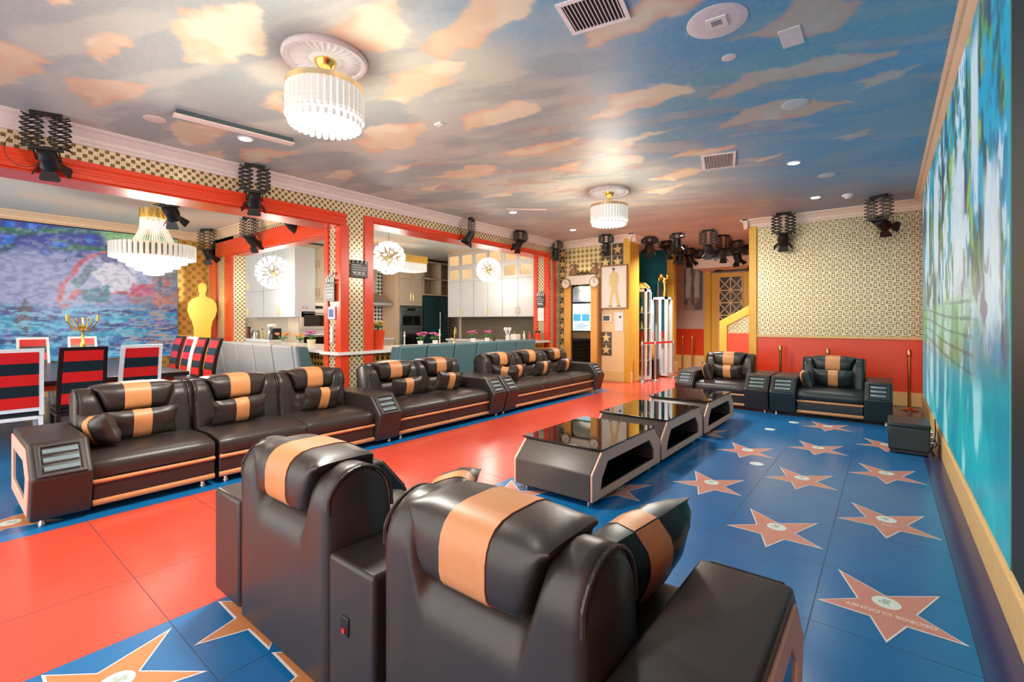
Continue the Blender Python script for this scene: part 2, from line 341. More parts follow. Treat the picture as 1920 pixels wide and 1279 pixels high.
# ------------------------------------------------------------------ ceiling
CLOUDS = [
[(-3.74,1.08),(-3.52,1.12),(-3.25,1.33),(-3.42,1.48),(-3.65,1.61),(-3.83,1.65),(-4.28,1.47),(-4.39,1.3),(-4.21,1.21),(-3.99,1.18)],
[(-4.62,.76),(-4.48,.81),(-4.38,.91),(-4.46,1.02),(-4.67,.99),(-5.,.94),(-4.98,.85),(-4.78,.8)],
[(-5.13,.35),(-5.19,.52),(-5.34,.69),(-5.69,.58),(-5.99,.51),(-6.24,.43),(-6.15,.33),(-5.32,.28)],
[(-5.52,.83),(-5.29,.99),(-5.06,1.25),(-5.37,1.25),(-5.97,1.12),(-6.06,.98),(-5.83,.88)],
[(-4.22,.5),(-4.04,.64),(-4.26,.66),(-4.38,.62),(-4.34,.56)],
[(-3.13,1.87),(-2.62,1.83),(-2.44,1.95),(-2.63,2.1),(-2.92,2.28),(-3.13,2.19),(-3.21,2.05)],
[(-2.65,2.37),(-2.47,2.31),(-2.13,2.23),(-1.82,2.44),(-1.91,2.61),(-2.22,2.59),(-2.48,2.64),(-2.7,2.58),(-2.79,2.49)],
[(-3.58,2.62),(-3.37,2.49),(-2.87,2.62),(-2.67,2.75),(-2.73,2.83),(-3.28,2.86),(-3.61,2.88),(-3.74,2.73)],
[(-4.51,1.94),(-4.21,2.05),(-4.78,2.35),(-4.78,2.14)],
[(-3.47,3.5),(-3.19,3.41),(-2.8,3.51),(-2.61,3.73),(-2.7,3.8),(-3.19,3.81),(-3.6,3.75)],
[(-4.88,3.12),(-4.16,3.04),(-3.8,3.24),(-3.93,3.39),(-4.6,3.67),(-4.98,3.48)],
[(-1.69,3.02),(-1.47,2.96),(-1.26,2.92),(-.95,3.14),(-1.09,3.23),(-1.47,3.23),(-1.71,3.26),(-1.77,3.19)],
[(-2.43,4.28),(-1.95,4.04),(-1.4,4.17),(-1.44,4.32),(-1.74,4.42),(-2.2,4.43)],
[(-1.27,4.66),(-.93,4.37),(-.41,4.48),(.03,4.69),(.03,4.81),(-.36,4.83),(-.77,4.62),(-1.1,4.73)],
[(-1.46,5.37),(-1.07,5.03),(-.56,5.22),(-.25,5.54),(-.6,5.63),(-1.05,5.43)],
[(-.91,3.76),(-.7,3.8),(-.44,3.57),(-.09,3.83),(-.31,4.12),(-.57,4.06)],
[(-2.83,5.32),(-2.49,5.03),(-1.73,5.15),(-2.25,5.22),(-2.64,5.47)],
[(-5.82,1.63),(-5.64,2.12),(-6.15,2.11),(-6.53,1.96),(-6.26,1.72)],
[(-6.9,2.07),(-6.36,2.27),(-6.81,2.4),(-7.09,2.31)],
[(-6.13,2.34),(-5.71,2.9),(-6.42,2.84),(-6.7,2.62)],
[(-5.61,4.06),(-5.15,3.93),(-4.82,4.11),(-5.4,4.22)],
[(-5.21,4.7),(-4.59,4.58),(-4.05,4.73),(-4.2,5.03),(-4.81,5.02)],
[(-6.38,3.6),(-5.91,3.61),(-5.77,3.78),(-6.29,3.93)],
[(-2.97,5.46),(-2.69,5.43),(-2.37,5.74),(-2.55,5.92),(-3.08,5.87)],
[(-3.68,5.45),(-3.33,5.31),(-3.05,5.39),(-3.39,5.68)],
[(-2.27,6.02),(-1.85,5.87),(-1.42,6.1),(-1.69,6.23)],
[(-2.72,6.69),(-2.13,6.54),(-1.92,6.79),(-2.46,7.06)],
[(-1.45,6.67),(-.99,6.66),(-1.34,6.89)],
[(-.49,6.56),(-.1,6.45),(-.3,6.71)],
[(-5.83,4.92),(-5.31,4.96),(-5.71,5.21)],
[(-5.39,5.89),(-4.6,5.9),(-4.92,6.17)],
[(-3.85,4.5),(-3.22,4.55),(-2.71,4.65),(-2.97,4.86),(-3.59,4.83)],
[(-3.13,7.27),(-2.38,7.3),(-2.92,7.64)],
[(-.23,5.11),(.2,5.06),(.1,5.25),(-.16,5.32)]]
def ceil_col(X, Y):
    n1 = fbm(X*.9+3, Y*.9, 5, 5); n2 = fbm(X*1.1+Y*.6, Y*3.2-X*1.2, 9, 5); n3 = fbm(X*4, Y*4, 21, 4)
    grey = np.array(lin(158, 172, 168)); warm = np.array(lin(212, 212, 190)); blue = np.array(lin(40, 160, 212)); teal = np.array(lin(74, 178, 196))
    k = sstep(-2.9, -1.1, X+(n1-.5)*1.6-.05*(Y-4)); k2 = sstep(6.3, 10, Y+(n1-.5)*3)
    c = np.zeros(X.shape+(3,))+grey
    c = blend(c, sstep(.42, .62, n2)*.6*(1-k), warm); c = blend(c, sstep(.5, .7, n1)*.35*(1-k), lin(150, 170, 170))
    c = blend(c, k*.95, blue); c = blend(c, k*sstep(.45, .62, n2)*.5, lin(120, 176, 196)); c = blend(c, k*sstep(.5, .7, n1)*.5, teal)
    c = blend(c, k2*.6*(1-.4*sstep(-2, -.5, X)), lin(206, 188, 170))
    # long thin brushed wisps, stretched the way the painter pulled them
    wsp = sstep(.6, .7, fbm(X*.8+Y*.45+40, Y*3.4-X*1.6, 31, 4))*.55*sstep(2.5, 5, Y)*(1-.55*k)
    wc = np.where((n3 > .5)[..., None], np.array(lin(196, 150, 124)), np.array(lin(214, 198, 172)))
    c = c*(1-wsp[..., None])+wc*wsp[..., None]
    for i, P in enumerate(CLOUDS):
        P = np.array(P); b0 = P.min(0)-.35; b1 = P.max(0)+.35; m = (X > b0[0]) & (X < b1[0]) & (Y > b0[1]) & (Y < b1[1])
        if not m.any(): continue
        x = X[m]; y = Y[m]; cx, cy = P.mean(0); xx = cx+(x-cx)/1.04+(fbm(x*5+i, y*5, 50+i, 4)-.5)*.22; yy = cy+(y-cy)/1.04+(fbm(x*5, y*5+i, 90+i, 4)-.5)*.22
        d = sdpoly(xx, yy, P); size = min(*(P.max(0)-P.min(0))); kk = 1-sstep(-.03, .015, d)
        bl = sstep(-1.9, -.4, cx)*.8
        hi = np.array(lin(240, 230, 194))*(1-bl)+np.array(lin(176, 192, 188))*bl; pk = np.array(lin(232, 206, 162))*(1-bl)+np.array(lin(180, 186, 172))*bl; ed = np.array(lin(232, 178, 134))*(1-bl)+np.array(lin(192, 176, 160))*bl
        t = fbm(x*3.2+i*3, y*3.2, 70+i, 4); cc = pk+(hi-pk)*sstep(.38, .6, t)[:, None]; e = (sstep(-.3*size, 0, d)*sstep(.42, .6, fbm(x*2, y*2+i*2, 99+i, 3)))[:, None]; cc = cc*(1-e)+ed*e
        kk = (kk*(.84-.1*bl))[:, None]; c[m] = c[m]*(1-kk)+cc*kk
    return c
CEILM = paintmat('painted_cloud_ceiling', 0, .5, spec=.25)
ZC = 3.6
ceil = painted_grid('ceiling', np.arange(-6.9, .56, .024), np.arange(-1, 16.01, .024), lambda a, b: np.stack([a, b, np.full(a.shape, ZC)], -1), ceil_col, CEILM)
struct(ceil, 'ceiling painted with grey to blue sky and peach clouds')
def ceil2(X, Y):
    n = fbm(X*.8, Y*1.5, 3, 5); c = np.zeros(X.shape+(3,))+np.array(lin(206, 206, 194)); c = blend(c, sstep(.52, .65, n)*.7, lin(232, 206, 178)); return blend(c, sstep(.45, .3, n)*.4, lin(184, 196, 192))
struct(painted_grid('ceiling', np.arange(-16.4, -6.85, .08), np.arange(-4, 15.5, .08), lambda a, b: np.stack([a, b, np.full(a.shape, ZC)], -1), ceil2, paintmat('pale_cloud_ceiling', 0, .6)), 'pale cloud painted ceiling over dining area and kitchen')
# ------------------------------------------------------------------ walls
def boxobj(name, b, mat, parent=None, bevel=0):
    m = MB(); m.box(*b); return m.build(name, mat, parent, bevel)
CROWN = [(0, 0), (.15, 0), (.15, -.02), (.13, -.035), (.11, -.04), (.05, -.1), (.045, -.135), (.03, -.15), (.03, -.18), (0, -.18)]
CRM = pm('crown_cream', (.72, .66, .62), .45)
CRW = pm('crown_warm', (.8, .58, .38), .45)
def crown(name, p0, p1, n, mat=None, z=ZC, prof=CROWN):
    a = [(p0[0]+n[0]*u, p0[1]+n[1]*u, z+v) for u, v in prof]; b = [(p1[0]+n[0]*u, p1[1]+n[1]*u, z+v) for u, v in prof]
    m = MB(); m.loft([a, b]); return struct(m.build(name, mat or CRM), 'crown moulding under the ceiling')
XA = -6.88; XB = -7.35; YD = 10.7; YF = 10.75
# right wall with baseboard
struct(boxobj('wall_right', (.52, -4, 0, .7, YF+.3, ZC), REDP), 'red wall behind the large screen')
m = MB(); m.prism([(.47, 0), (.52, 0), (.52, .3), (.505, .3), (.495, .27), (.485, .26), (.478, .23), (.47, .22)], 'y', 0, YF) ; m.M = Matrix()
m = MB(); m.loft([[(x, yy, z) for x, z in [(.47, 0), (.52, 0), (.52, .3), (.505, .3), (.5, .27), (.487, .26), (.482, .23), (.47, .22)]] for yy in (-1, YF)])
YEL = pm('yellow_cream_paint', (.82, .55, .22), .4)
struct(m.build('baseboard_right', YEL), 'cream yellow baseboard along the right wall')
crown('trim_1', (.52, -2), (.52, YF), (-1, 0), CRW)
# far right wall
m = MB(); m.box(-2.2, YF, 0, .7, YF+.2, ZC); struct(m.build('wall_back', MAZE), 'far wall clad in metallic gold maze mosaic')
m = MB(); m.box(-2.1, YF-.012, .24, .52, YF, 1.18); wr = struct(m.build('wall_back_wainscot', REDP), 'red wainscot on the far wall')
struct(boxobj('trim_2', (-2.1, YF-.035, 1.17, .52, YF, 1.215), YEL, bevel=.006), 'cream chair rail on the far wall')
struct(boxobj('baseboard_back', (-2.1, YF-.03, 0, .52, YF, .25), YEL, bevel=.008), 'yellow baseboard of the far wall')
struct(boxobj('trim_3', (-2.24, YF-.04, 0, -2.09, YF+.25, ZC-.1), GOLDP, bevel=.01), 'gold painted corner post')
crown('trim_4', (-2.34, YF), (.52, YF), (0, -1), CREAM); crown('trim_5', (-2.24, YF-.15), (-2.24, YF+1.2), (-1, 0), CREAM)
# left partition (mosaic) with two openings
def wallseg(name, b, mat=MOS, lab=None): return struct(boxobj(name, b, mat), lab)
wallseg('wall_left_header', (XB, -4, 3.05, XA, 4.2, ZC), MOS, 'gold mosaic header over the dining opening')
wallseg('wall_left_pier', (XB, 4.2, 0, XA, 4.78, ZC), MOS, 'gold mosaic pier between the two openings')
wallseg('wall_left_header', (XB, 4.78, 3.19, XA, 10.16, ZC), MOS, 'gold mosaic header over the kitchen opening')
wallseg('wall_left_end', (XB, 10.16, 0, XA, YD+.1, ZC), MOS, 'gold mosaic wall end beside the star tiles')
crown('trim_6', (XA, -3), (XA, YD), (1, 0), CRM)
def redtrim(name, b, lab): return struct(boxobj(name, b, REDP, bevel=.008), lab)
def redrail(name, y0, y1, z0, z1):
    m = MB(); h = z1-z0; pr = [(XA, z0), (XA+.035, z0), (XA+.035, z0+.25*h), (XA+.028, z0+.3*h), (XA+.028, z0+.42*h), (XA+.022, z0+.46*h), (XA+.022, z0+.62*h), (XA+.03, z0+.68*h), (XA+.04, z0+.75*h), (XA+.04, z1), (XA, z1)]
    m.loft([[(x, yy, z) for x, z in pr] for yy in (y0, y1)]); return struct(m.build(name, REDP), 'red moulded casing')
redrail('trim_7', -3, 4.28, 3.05, 3.24)
redtrim('trim_8', (XB-.01, -3, 3.03, XA+.01, 4.2, 3.05), 'red soffit over the dining opening')
redtrim('trim_9', (XA, 4.17, 0, XA+.035, 4.33, 3.05), 'red casing at the pier corner')
redtrim('trim_10', (XA, 4.62, 0, XA+.03, 4.8, 3.28), 'red casing at the kitchen opening left')
redtrim('trim_11', (XA, 4.8, 3.19, XA+.03, 10.2, 3.28), 'red casing over the kitchen opening')
redtrim('trim_12', (XB, 4.78, 3.17, XA, 10.16, 3.19), 'orange red soffit over the kitchen opening')
redtrim('trim_13', (XA, 10.12, 0, XA+.03, 10.2, 3.2), 'red casing at the kitchen opening right')
redtrim('trim_14', (XA, 10.36, 0, XA+.03, 10.48, 3.42), 'red casing beside the star tiles')
for i, (a, b) in enumerate(((XB, XB+.12), (XA-.13, XA))):
    redtrim('trim_%d' % (15+i), (a, 4.17, 0, b, 4.2, 3.03), 'red strip on the pier side'); redtrim('trim_%d' % (17+i), (a, 10.13, 0, b, 10.16, 3.17), 'red strip on the kitchen jamb')
# divider between dining area and kitchen
wallseg('wall_divider_header', (-12.7, 4.35, 3.0, XB, 4.6, ZC), MOS, 'mosaic header of the kitchen pass-through')
wallseg('wall_divider_end', (-13.2, 4.35, 0, -11.5, 4.6, ZC), MOS, 'mosaic wall end beside the gold standee')
redtrim('trim_19', (-12.7, 4.31, 3.0, XB, 4.35, 3.34), 'red beam over the pass-through'); redtrim('trim_20', (-12.8, 4.35, 2.98, XB, 4.6, 3.0), 'orange red soffit of the pass-through')
redtrim('trim_21', (-11.9, 4.31, 0, -11.5, 4.35, 3.0), 'red casing of the pass-through'); redtrim('trim_22', (-12.85, 4.31, 0, -12.42, 4.35, 3.34), 'red casing by the gold standee')
crown('trim_23', (-13, 4.35), (XB, 4.35), (0, -1), CRW)
# dining west wall
wallseg('wall_dining', (-13.2, -4, 0, -13.0, 4.6, ZC), MOSG, 'gold mosaic wall of the dining area')
struct(boxobj('wall_dining_wainscot', (-13, 3.7, .25, -12.985, 4.35, 1.12), REDP), 'orange red wainscot in the dining corner')
struct(boxobj('trim_24', (-13, -3, 1.12, -12.97, 4.35, 1.17), YEL), 'cream chair rail in the dining area')
struct(boxobj('baseboard_dining', (-13, -3, 0, -12.96, 4.35, .26), YEL), 'yellow baseboard in the dining area')
crown('trim_25', (-13, -3), (-13, 4.35), (1, 0), CRW)
# kitchen shell
wallseg('wall_kitchen_north', (-14, 10.85, 0, XB, 11.05, ZC), pm('brown_mosaic_backsplash', (.16, .12, .08), .3, 0, .8, 130), 'dark speckled kitchen wall')
wallseg('wall_kitchen_west', (-12.9, 4.6, 0, -12.7, 10.9, ZC), MOSK, 'black and white diagonal mosaic kitchen wall')
wallseg('wall_kitchen_south', (-16.3, 6.6, 0, -12.75, 6.7, ZC), pm('cream_backsplash', (.8, .68, .55), .4), 'cream kitchen wall behind white cabinets')
wallseg('wall_kitchen_side', (-16.4, 4.6, 0, -16.3, 6.6, ZC), WHITE, 'white kitchen side wall')
# door wall (star tiles, mirror) 
wallseg('wall_entry', (XA, YD, 0, -4.87, YD+.2, ZC), PINE, 'pine plank wall beside the entry')
struct(boxobj('wall_entry_lattice', (-6.72, YD-.015, 2.45, -5.64, YD, ZC-.17), MOSD), 'gold lattice mosaic over the mirror')
struct(boxobj('trim_26', (-5.0, YD-.06, 0, -4.84, YD+.48, ZC), GOLDP, bevel=.01), 'gold painted corner post by the entry')
struct(boxobj('baseboard_entry', (-6.8, YD-.04, 0, -4.8, YD, .26), YEL, bevel=.006), 'cream baseboard of the plank wall')
crown('trim_27', (XA, YD), (-4.7, YD), (0, -1), CREAM); crown('trim_28', (-4.84, YD-.15), (-4.84, YD+.6), (1, 0), CREAM)
# corridor
TEAL = pm('teal_mural', (.01, .2, .27), .4, 0, .7, 2.5)
wallseg('wall_corridor_teal', (-6.6, 13.6, 0, -4.95, 13.7, ZC), TEAL, 'teal painted wall behind the display cabinets')
struct(boxobj('wall_corridor_teal_side', (-6.7, 10.9, 0, -6.6, 13.7, ZC), TEAL), 'teal painted side wall')
struct(boxobj('wall_corridor_wainscot', (-6.6, 13.58, 0, -4.95, 13.6, 1.2), REDP), 'red wainscot behind the display cabinets')
struct(boxobj('trim_29', (-5.0, 13.5, 0, -4.8, 13.72, ZC), GOLDP, bevel=.01), 'gold painted post in the corridor')
struct(boxobj('trim_30', (-5.04, 13.46, 0, -4.76, 13.76, .3), YEL, bevel=.01), 'cream foot of the corridor post')
BEI = pm('beige_wall', (.62, .5, .4), .5, .1, .2, 30)
wallseg('wall_corridor_end', (-5.4, 15.2, 0, -2.2, 15.35, ZC), BEI, 'beige wall at the end of the corridor')
struct(boxobj('wall_corridor_left', (-5.5, 13.7, 0, -5.4, 15.35, ZC), BEI), 'beige side wall of the corridor')
struct(boxobj('wall_corridor_end_wainscot', (-5.4, 15.17, .3, -4.3, 15.2, 1.25), REDP), 'red wainscot at the corridor end')
struct(boxobj('baseboard_corridor', (-5.4, 15.15, 0, -4.3, 15.2, .42), YEL), 'yellow baseboard at the corridor end')
struct(boxobj('wall_corridor_right', (-2.2, YF+.2, 0, -2.1, 15.35, ZC), BEI), 'side wall of the corridor')
m = MB(); m.box(-4.4, 14.0, 3.02, -2.2, 15.2, 3.3); struct(m.build('trim_31', CREAM), 'pale soffit over the gold door')
# stair parapet with sloping gold rail
m = MB(); m.prism([(-3.25, 0), (-2.25, 0), (-2.25, 1.9), (-3.25, 1.35)], 'y', 12.6, 12.7); struct(m.build('wall_stair', MAZE), 'low stair wall with mosaic')
m = MB(); m.prism([(-3.12, .1), (-2.3, .1), (-2.3, 1.2), (-3.12, 1.2)], 'y', 12.57, 12.6); struct(m.build('wall_stair_panel', REDP), 'red panel of the stair wall')
m = MB(); m.prism([(-3.3, 0), (-3.12, 0), (-3.12, 1.38), (-2.25, 1.86), (-2.25, 2.08), (-3.3, 1.5)], 'y', 12.54, 12.74); struct(m.build('trim_32', GOLDP, bevel=.01), 'sloping gold stair trim')
# gold lattice door
YG = 15.1
dr = struct(boxobj('door_1', (-4.25, YG, 0, -3.0, YG+.06, 2.95), GOLDP), 'gold door with black lattice panels')
m = MB(); m.box(-4.4, YG-.1, 0, -4.2, YG+.05, 3.02); m.box(-3.05, YG-.1, 0, -2.3, YG+.05, 3.02); m.build('door_frame', GOLDP, dr)
m = MB(); m.box(-3.98, YG-.01, .55, -3.32, YG, 2.82); m.build('door_panel', DARK, dr)
m = MB()
for k in range(7):
    z0 = 2.8-.375*(k+1); z1 = z0+.375
    for j in range(2):
        x0 = -3.98+.33*j; x1 = x0+.33
        for (a, b) in (((x0, z0), (x1, z1)), ((x0, z1), (x1, z0))):
            dx = .02; m.prism([(a[0]-dx, a[1]), (a[0]+dx, a[1]), (b[0]+dx, b[1]), (b[0]-dx, b[1])], 'y', YG-.03, YG-.01)
    m.box(-3.98, YG-.032, z0-.018, -3.32, YG-.01, z0+.018)
for x0 in (-3.99, -3.665, -3.34): m.box(x0, YG-.035, .2, x0+.03, YG-.01, 2.82)
m.build('door_lattice', YEL, dr)
# star tiles on the entry wall (one proto, copies parented to the wall)
entry = bpy.data.objects['wall_entry']
TILE = pm('speckled_tile', (.1, .08, .055), .3, 0, .9, 60); GSTAR = pm('gold_star_face', (.85, .6, .25), .35, .2)
def star_poly(R, r, n=5, rot=PI/2): return [((R if k % 2 == 0 else r)*math.cos(rot+k*PI/n), (R if k % 2 == 0 else r)*math.sin(rot+k*PI/n)) for k in range(2*n)]
def star_tile(w_):
    m = MB(); m.box(-w_/2, -.012, -w_/2, w_/2, 0, w_/2); o = m.build('star_tile', TILE, entry)
    m = MB(); m.prism(star_poly(w_*.46, w_*.19), 'y', -.02, -.012); m.build('star_relief', GSTAR, o); return o
proto = None
spots = [(-6.79, 3.3-.276*k) for k in range(11)]+[(-5.52, 3.27), (-5.19, 3.27), (-5.52, 2.97), (-5.19, 2.97), (-5.5, 1.08), (-5.5, .78)]
for i, (x, z) in enumerate(spots):
    o = star_tile(.26) if proto is None else copy_tree(proto, entry); proto = proto or o; o.location = (x, YD, z)
    if i > 10: o.scale = (1.12, 1, 1.12)
# ------------------------------------------------------------------ LED screens
ZS0, ZS1, YS0, YS1 = .35, 3.5, 3.13, 9.75
def falls(Yc, Zc):
    u = (Yc-YS0)/(YS1-YS0); v = (Zc-ZS0)/(ZS1-ZS0)
    c = np.zeros(Yc.shape+(3,))+np.array((.0, .3, .38))
    n = fbm(Yc*2.4, Zc*1.1, 1, 6); n2 = fbm(Yc*5+Zc*1.4, Zc*4.2, 2, 6); n3 = fbm(Yc*.9, Zc*1.5, 3, 4); n4 = fbm(Yc*5.5-Zc*.8, Zc*2.1+4, 4, 6); n5 = fbm(Yc*9, Zc*7, 6, 5)
    up = sstep(.3, .44, v+(n3-.5)*.25)
    c = blend(c, up, (.01, .12, .17)); c = blend(c, up*sstep(.46, .52, n2)*.9, (.1, .33, .03)); c = blend(c, up*sstep(.47, .54, n4)*.95, (.0, .36, .6))
    c = blend(c, up*sstep(.55, .62, n2)*sstep(.35, .6, n3), (.3, .5, .07)); c = blend(c, up*sstep(.5, .56, n)*sstep(.42, .52, n5)*.9, (.62, .76, .86))
    c = blend(c, up*sstep(.43, .37, n4)*.85, (.01, .04, .08)); c = blend(c, up*sstep(.42, .36, n5)*.5, (.02, .05, .12))
    # main falls
    for yc, wd, zt, zb in ((5.2, .42, 2.75, 1.75), (3.65, .28, 2.3, 1.55), (7.3, .35, 3.2, 2.2), (4.25, .2, 3.3, 2.5), (8.6, .3, 3.3, 2.5)):
        k = sstep(1, .55, np.abs(Yc-yc+(n-.5)*.25)/wd)*sstep(zb-.25, zb+.1, Zc+(n2-.5)*.3)*sstep(zt+.15, zt-.1, Zc); c = blend(c, k*.93, (.66, .77, .84))
        c = blend(c, k*sstep(.5, .58, n4)*.5, (.5, .7, .85))
    k = sstep(.6, .2, np.hypot((Yc-4.3)/1.5, (Zc-1.62)/.42)+(n2-.5)*1.2); c = blend(c, k*.8, (.55, .7, .78)); c = blend(c, k*sstep(.48, .56, n5)*.85, (.13, .1, .18))
    # terraces
    mid = sstep(1.02, 1.12, Zc)*sstep(1.75, 1.6, Zc)*sstep(3.9, 4.8, Yc); st = (np.abs(((Zc+.015*np.sin(Yc*1.3)-.03*Yc)*8) % 1-.5) > .42)
    c = blend(c, mid*.55*sstep(.45, .55, n3), (.2, .45, .05)); c = blend(c, mid*.6*sstep(.5, .6, n), (.55, .8, .8)); c = blend(c, mid*(n5 > .52)*.5, (.05, .25, .03)); c = blend(c, mid*st*.75, (.01, .09, .1))
    # pool
    lo = sstep(1.2, 1.0, Zc); c = blend(c, lo*.75, (.0, .37, .44)); c = blend(c, lo*sstep(.42, .3, v)*sstep(.45, .6, n3)*.7, (.0, .5, .52)); c = blend(c, lo*sstep(.55, .68, n)*.75, (.45, .88, .88)); c = blend(c, lo*sstep(.45, .35, n)*.5, (0, .22, .36))
    c = blend(c, sstep(.5, 0, np.abs(Zc-(1.35-(Yc-8.6)*-.55))/.02)*(Yc > 7.8)*(Zc > .95)*(Zc < 1.4), (.8, .9, .9))
    # panel seams
    c = c*(1-.18*(((Yc*2) % 1) < .02)[..., None]); return c
scr = empty('video_wall', (.45, 6.4, .35), 0, 'tall glowing video wall showing a turquoise waterfall along the right wall', 'screen')
s = painted_grid('display', np.arange(YS0, YS1+.001, .014), np.arange(ZS0, ZS1+.001, .014), lambda a, b: np.stack([np.full(a.shape, .448), a, b], -1), falls, paintmat('waterfall_display', .55, .3, spec=.3)); s.parent = scr; s.matrix_parent_inverse = Matrix.Translation((-.45, -6.4, -.35))
def pin(o, par): o.parent = par; o.matrix_parent_inverse = Matrix.Translation(par.location).inverted() if par.rotation_euler.z == 0 else par.matrix_basis.inverted(); return o
m = MB(); m.box(.452, YS0, ZS0, .515, YS1, ZS1); pin(m.build('cabinet_frame', BLACK), scr)
m = MB(); m.box(.444, YS0-.012, ZS0, .46, YS0, ZS1); m.box(.444, YS1, ZS0, .46, YS1+.012, ZS1); pin(m.build('edge_trim', pm('teal_edge', (.1, .5, .5), .3)), scr)
o = boxobj('side_panel', (.447, .4, .35, .5, YS0-.02, 3.45), pm('black_green_panel', (.006, .014, .012), .5), None, .01); tag(o, 'tall matte black panel at the near end of the video wall', 'panel')
# dining screen: horse rearing in water, loose coloured strokes
def horse(Yc, Zc):
    n = fbm(Yc*3, Zc*5, 11, 5); n2 = fbm(Yc*2, Zc*9, 12, 5); n3 = fbm(Yc*6, Zc*6, 13, 4); y = Yc+(n-.5)*.16; z = Zc+(n3-.5)*.16
    c = np.zeros(Yc.shape+(3,))+np.array(lin(150, 150, 190)); t = sstep(2.75, 3.0, z)
    c = blend(c, t*.9, lin(46, 44, 150)); c = blend(c, t*sstep(.55, .62, n3)*.9, lin(30, 110, 210)); c = blend(c, t*sstep(.5, .6, n2), lin(60, 110, 90)); c = blend(c, sstep(2.3, 2.5, y)*sstep(2.95, 3.15, z)*.9, lin(150, 190, 120))
    c = blend(c, sstep(2.3, 2.9, y)*sstep(2.1, 2.5, z)*sstep(3.1, 2.9, z)*.8, lin(120, 120, 80)); c = blend(c, sstep(2.6, 3.1, y)*sstep(2.6, 2.4, z)*.7, lin(112, 112, 126))
    c = blend(c, sstep(2.6, 3.1, y)*sstep(2.6, 2.4, z)*sstep(.52, .6, n3)*.8, lin(200, 110, 90))
    lo = sstep(1.9, 1.7, z); c = blend(c, lo*.9, lin(30, 110, 170)); c = blend(c, lo*sstep(.5, .58, n2)*.8, lin(30, 160, 190)); c = blend(c, lo*sstep(.6, .68, n3)*.7, lin(120, 70, 160)); c = blend(c, lo*sstep(.42, .34, n2)*.8, lin(24, 40, 100))
    H = [(1.7,1.95),(1.84,2.39),(2.08,2.74),(2.3,2.9),(2.56,3.01),(2.83,2.93),(3.07,2.71),(3.2,2.4),(2.88,2.1),(2.47,2.15),(2.25,2.05),(2.0,2.12),(1.76,1.79)]; W_ = [(2.13,2.52),(2.38,2.71),(2.69,2.68),(2.92,2.47),(2.83,2.15),(2.47,2.15)]
    d = sdpoly(y, z, H); c = blend(c, 1-sstep(0, .02, d), lin(170, 170, 200)); c = blend(c, sstep(.07, .02, np.abs(d))*sstep(.42, .55, n), lin(200, 90, 100)); c = blend(c, (1-sstep(0, .03, sdpoly(y, z, W_))), lin(222, 214, 222))
    c = blend(c, sstep(.12, .03, np.abs(z-2.95-.2*np.sin(y*6)))*sstep(.5, .6, n3)*(y < 2.6)*.9, lin(40, 60, 90));
    n5 = fbm(Yc*14, Zc*22, 31, 4); n6 = fbm(Yc*7+Zc*5, Zc*30, 33, 3)
    for P, cc in (([(2.62,2.95),(2.75,3.02),(2.86,2.9),(2.98,2.62),(2.9,2.55),(2.8,2.72),(2.66,2.8)], lin(226, 220, 230)), ([(2.3,2.9),(2.62,2.98),(2.7,2.8),(2.45,2.72)], lin(96, 80, 130)), ([(1.9,2.3),(2.2,2.7),(2.28,2.6),(2.02,2.2)], lin(90, 120, 130)), ([(2.1,2.15),(2.5,2.25),(2.45,1.95),(2.05,1.9)], lin(30, 120, 140)), ([(2.85,2.3),(3.2,2.2),(3.25,2.02),(2.95,2.05)], lin(206, 80, 110)), ([(1.2,1.9),(1.35,1.6),(1.2,1.2),(1.05,1.5)], lin(84, 60, 60))):
        c = blend(c, (1-sstep(0, .03, sdpoly(y, z, P)))*.85, cc)
    c = blend(c, sstep(.55, .62, n5)*.16, lin(225, 225, 235)); c = blend(c, sstep(.45, .38, n5)*.28, lin(30, 34, 80)); c = blend(c, lo*sstep(.55, .6, n6)*.7, lin(130, 200, 225)); c = blend(c, sstep(2.5, 3.2, y)*sstep(2.3, 2.0, z)*sstep(.54, .58, n6)*.7, lin(190, 120, 60))
    return c
hs = empty('wall_display', (-12.95, 1.8, 1.25), 0, 'wide glowing wall display of a pale horse splashing in blue water', 'screen')
pin(painted_grid('display', np.arange(-1.6, 3.7, .02), np.arange(.7, 3.42, .02), lambda a, b: np.stack([np.full(a.shape, -12.938), a, b], -1), horse, paintmat('horse_display', .6, .4)), hs)
m = MB(); m.box(-12.99, -1.6, .7, -12.94, 3.7, 3.42); pin(m.build('display_frame', BLACK), hs)
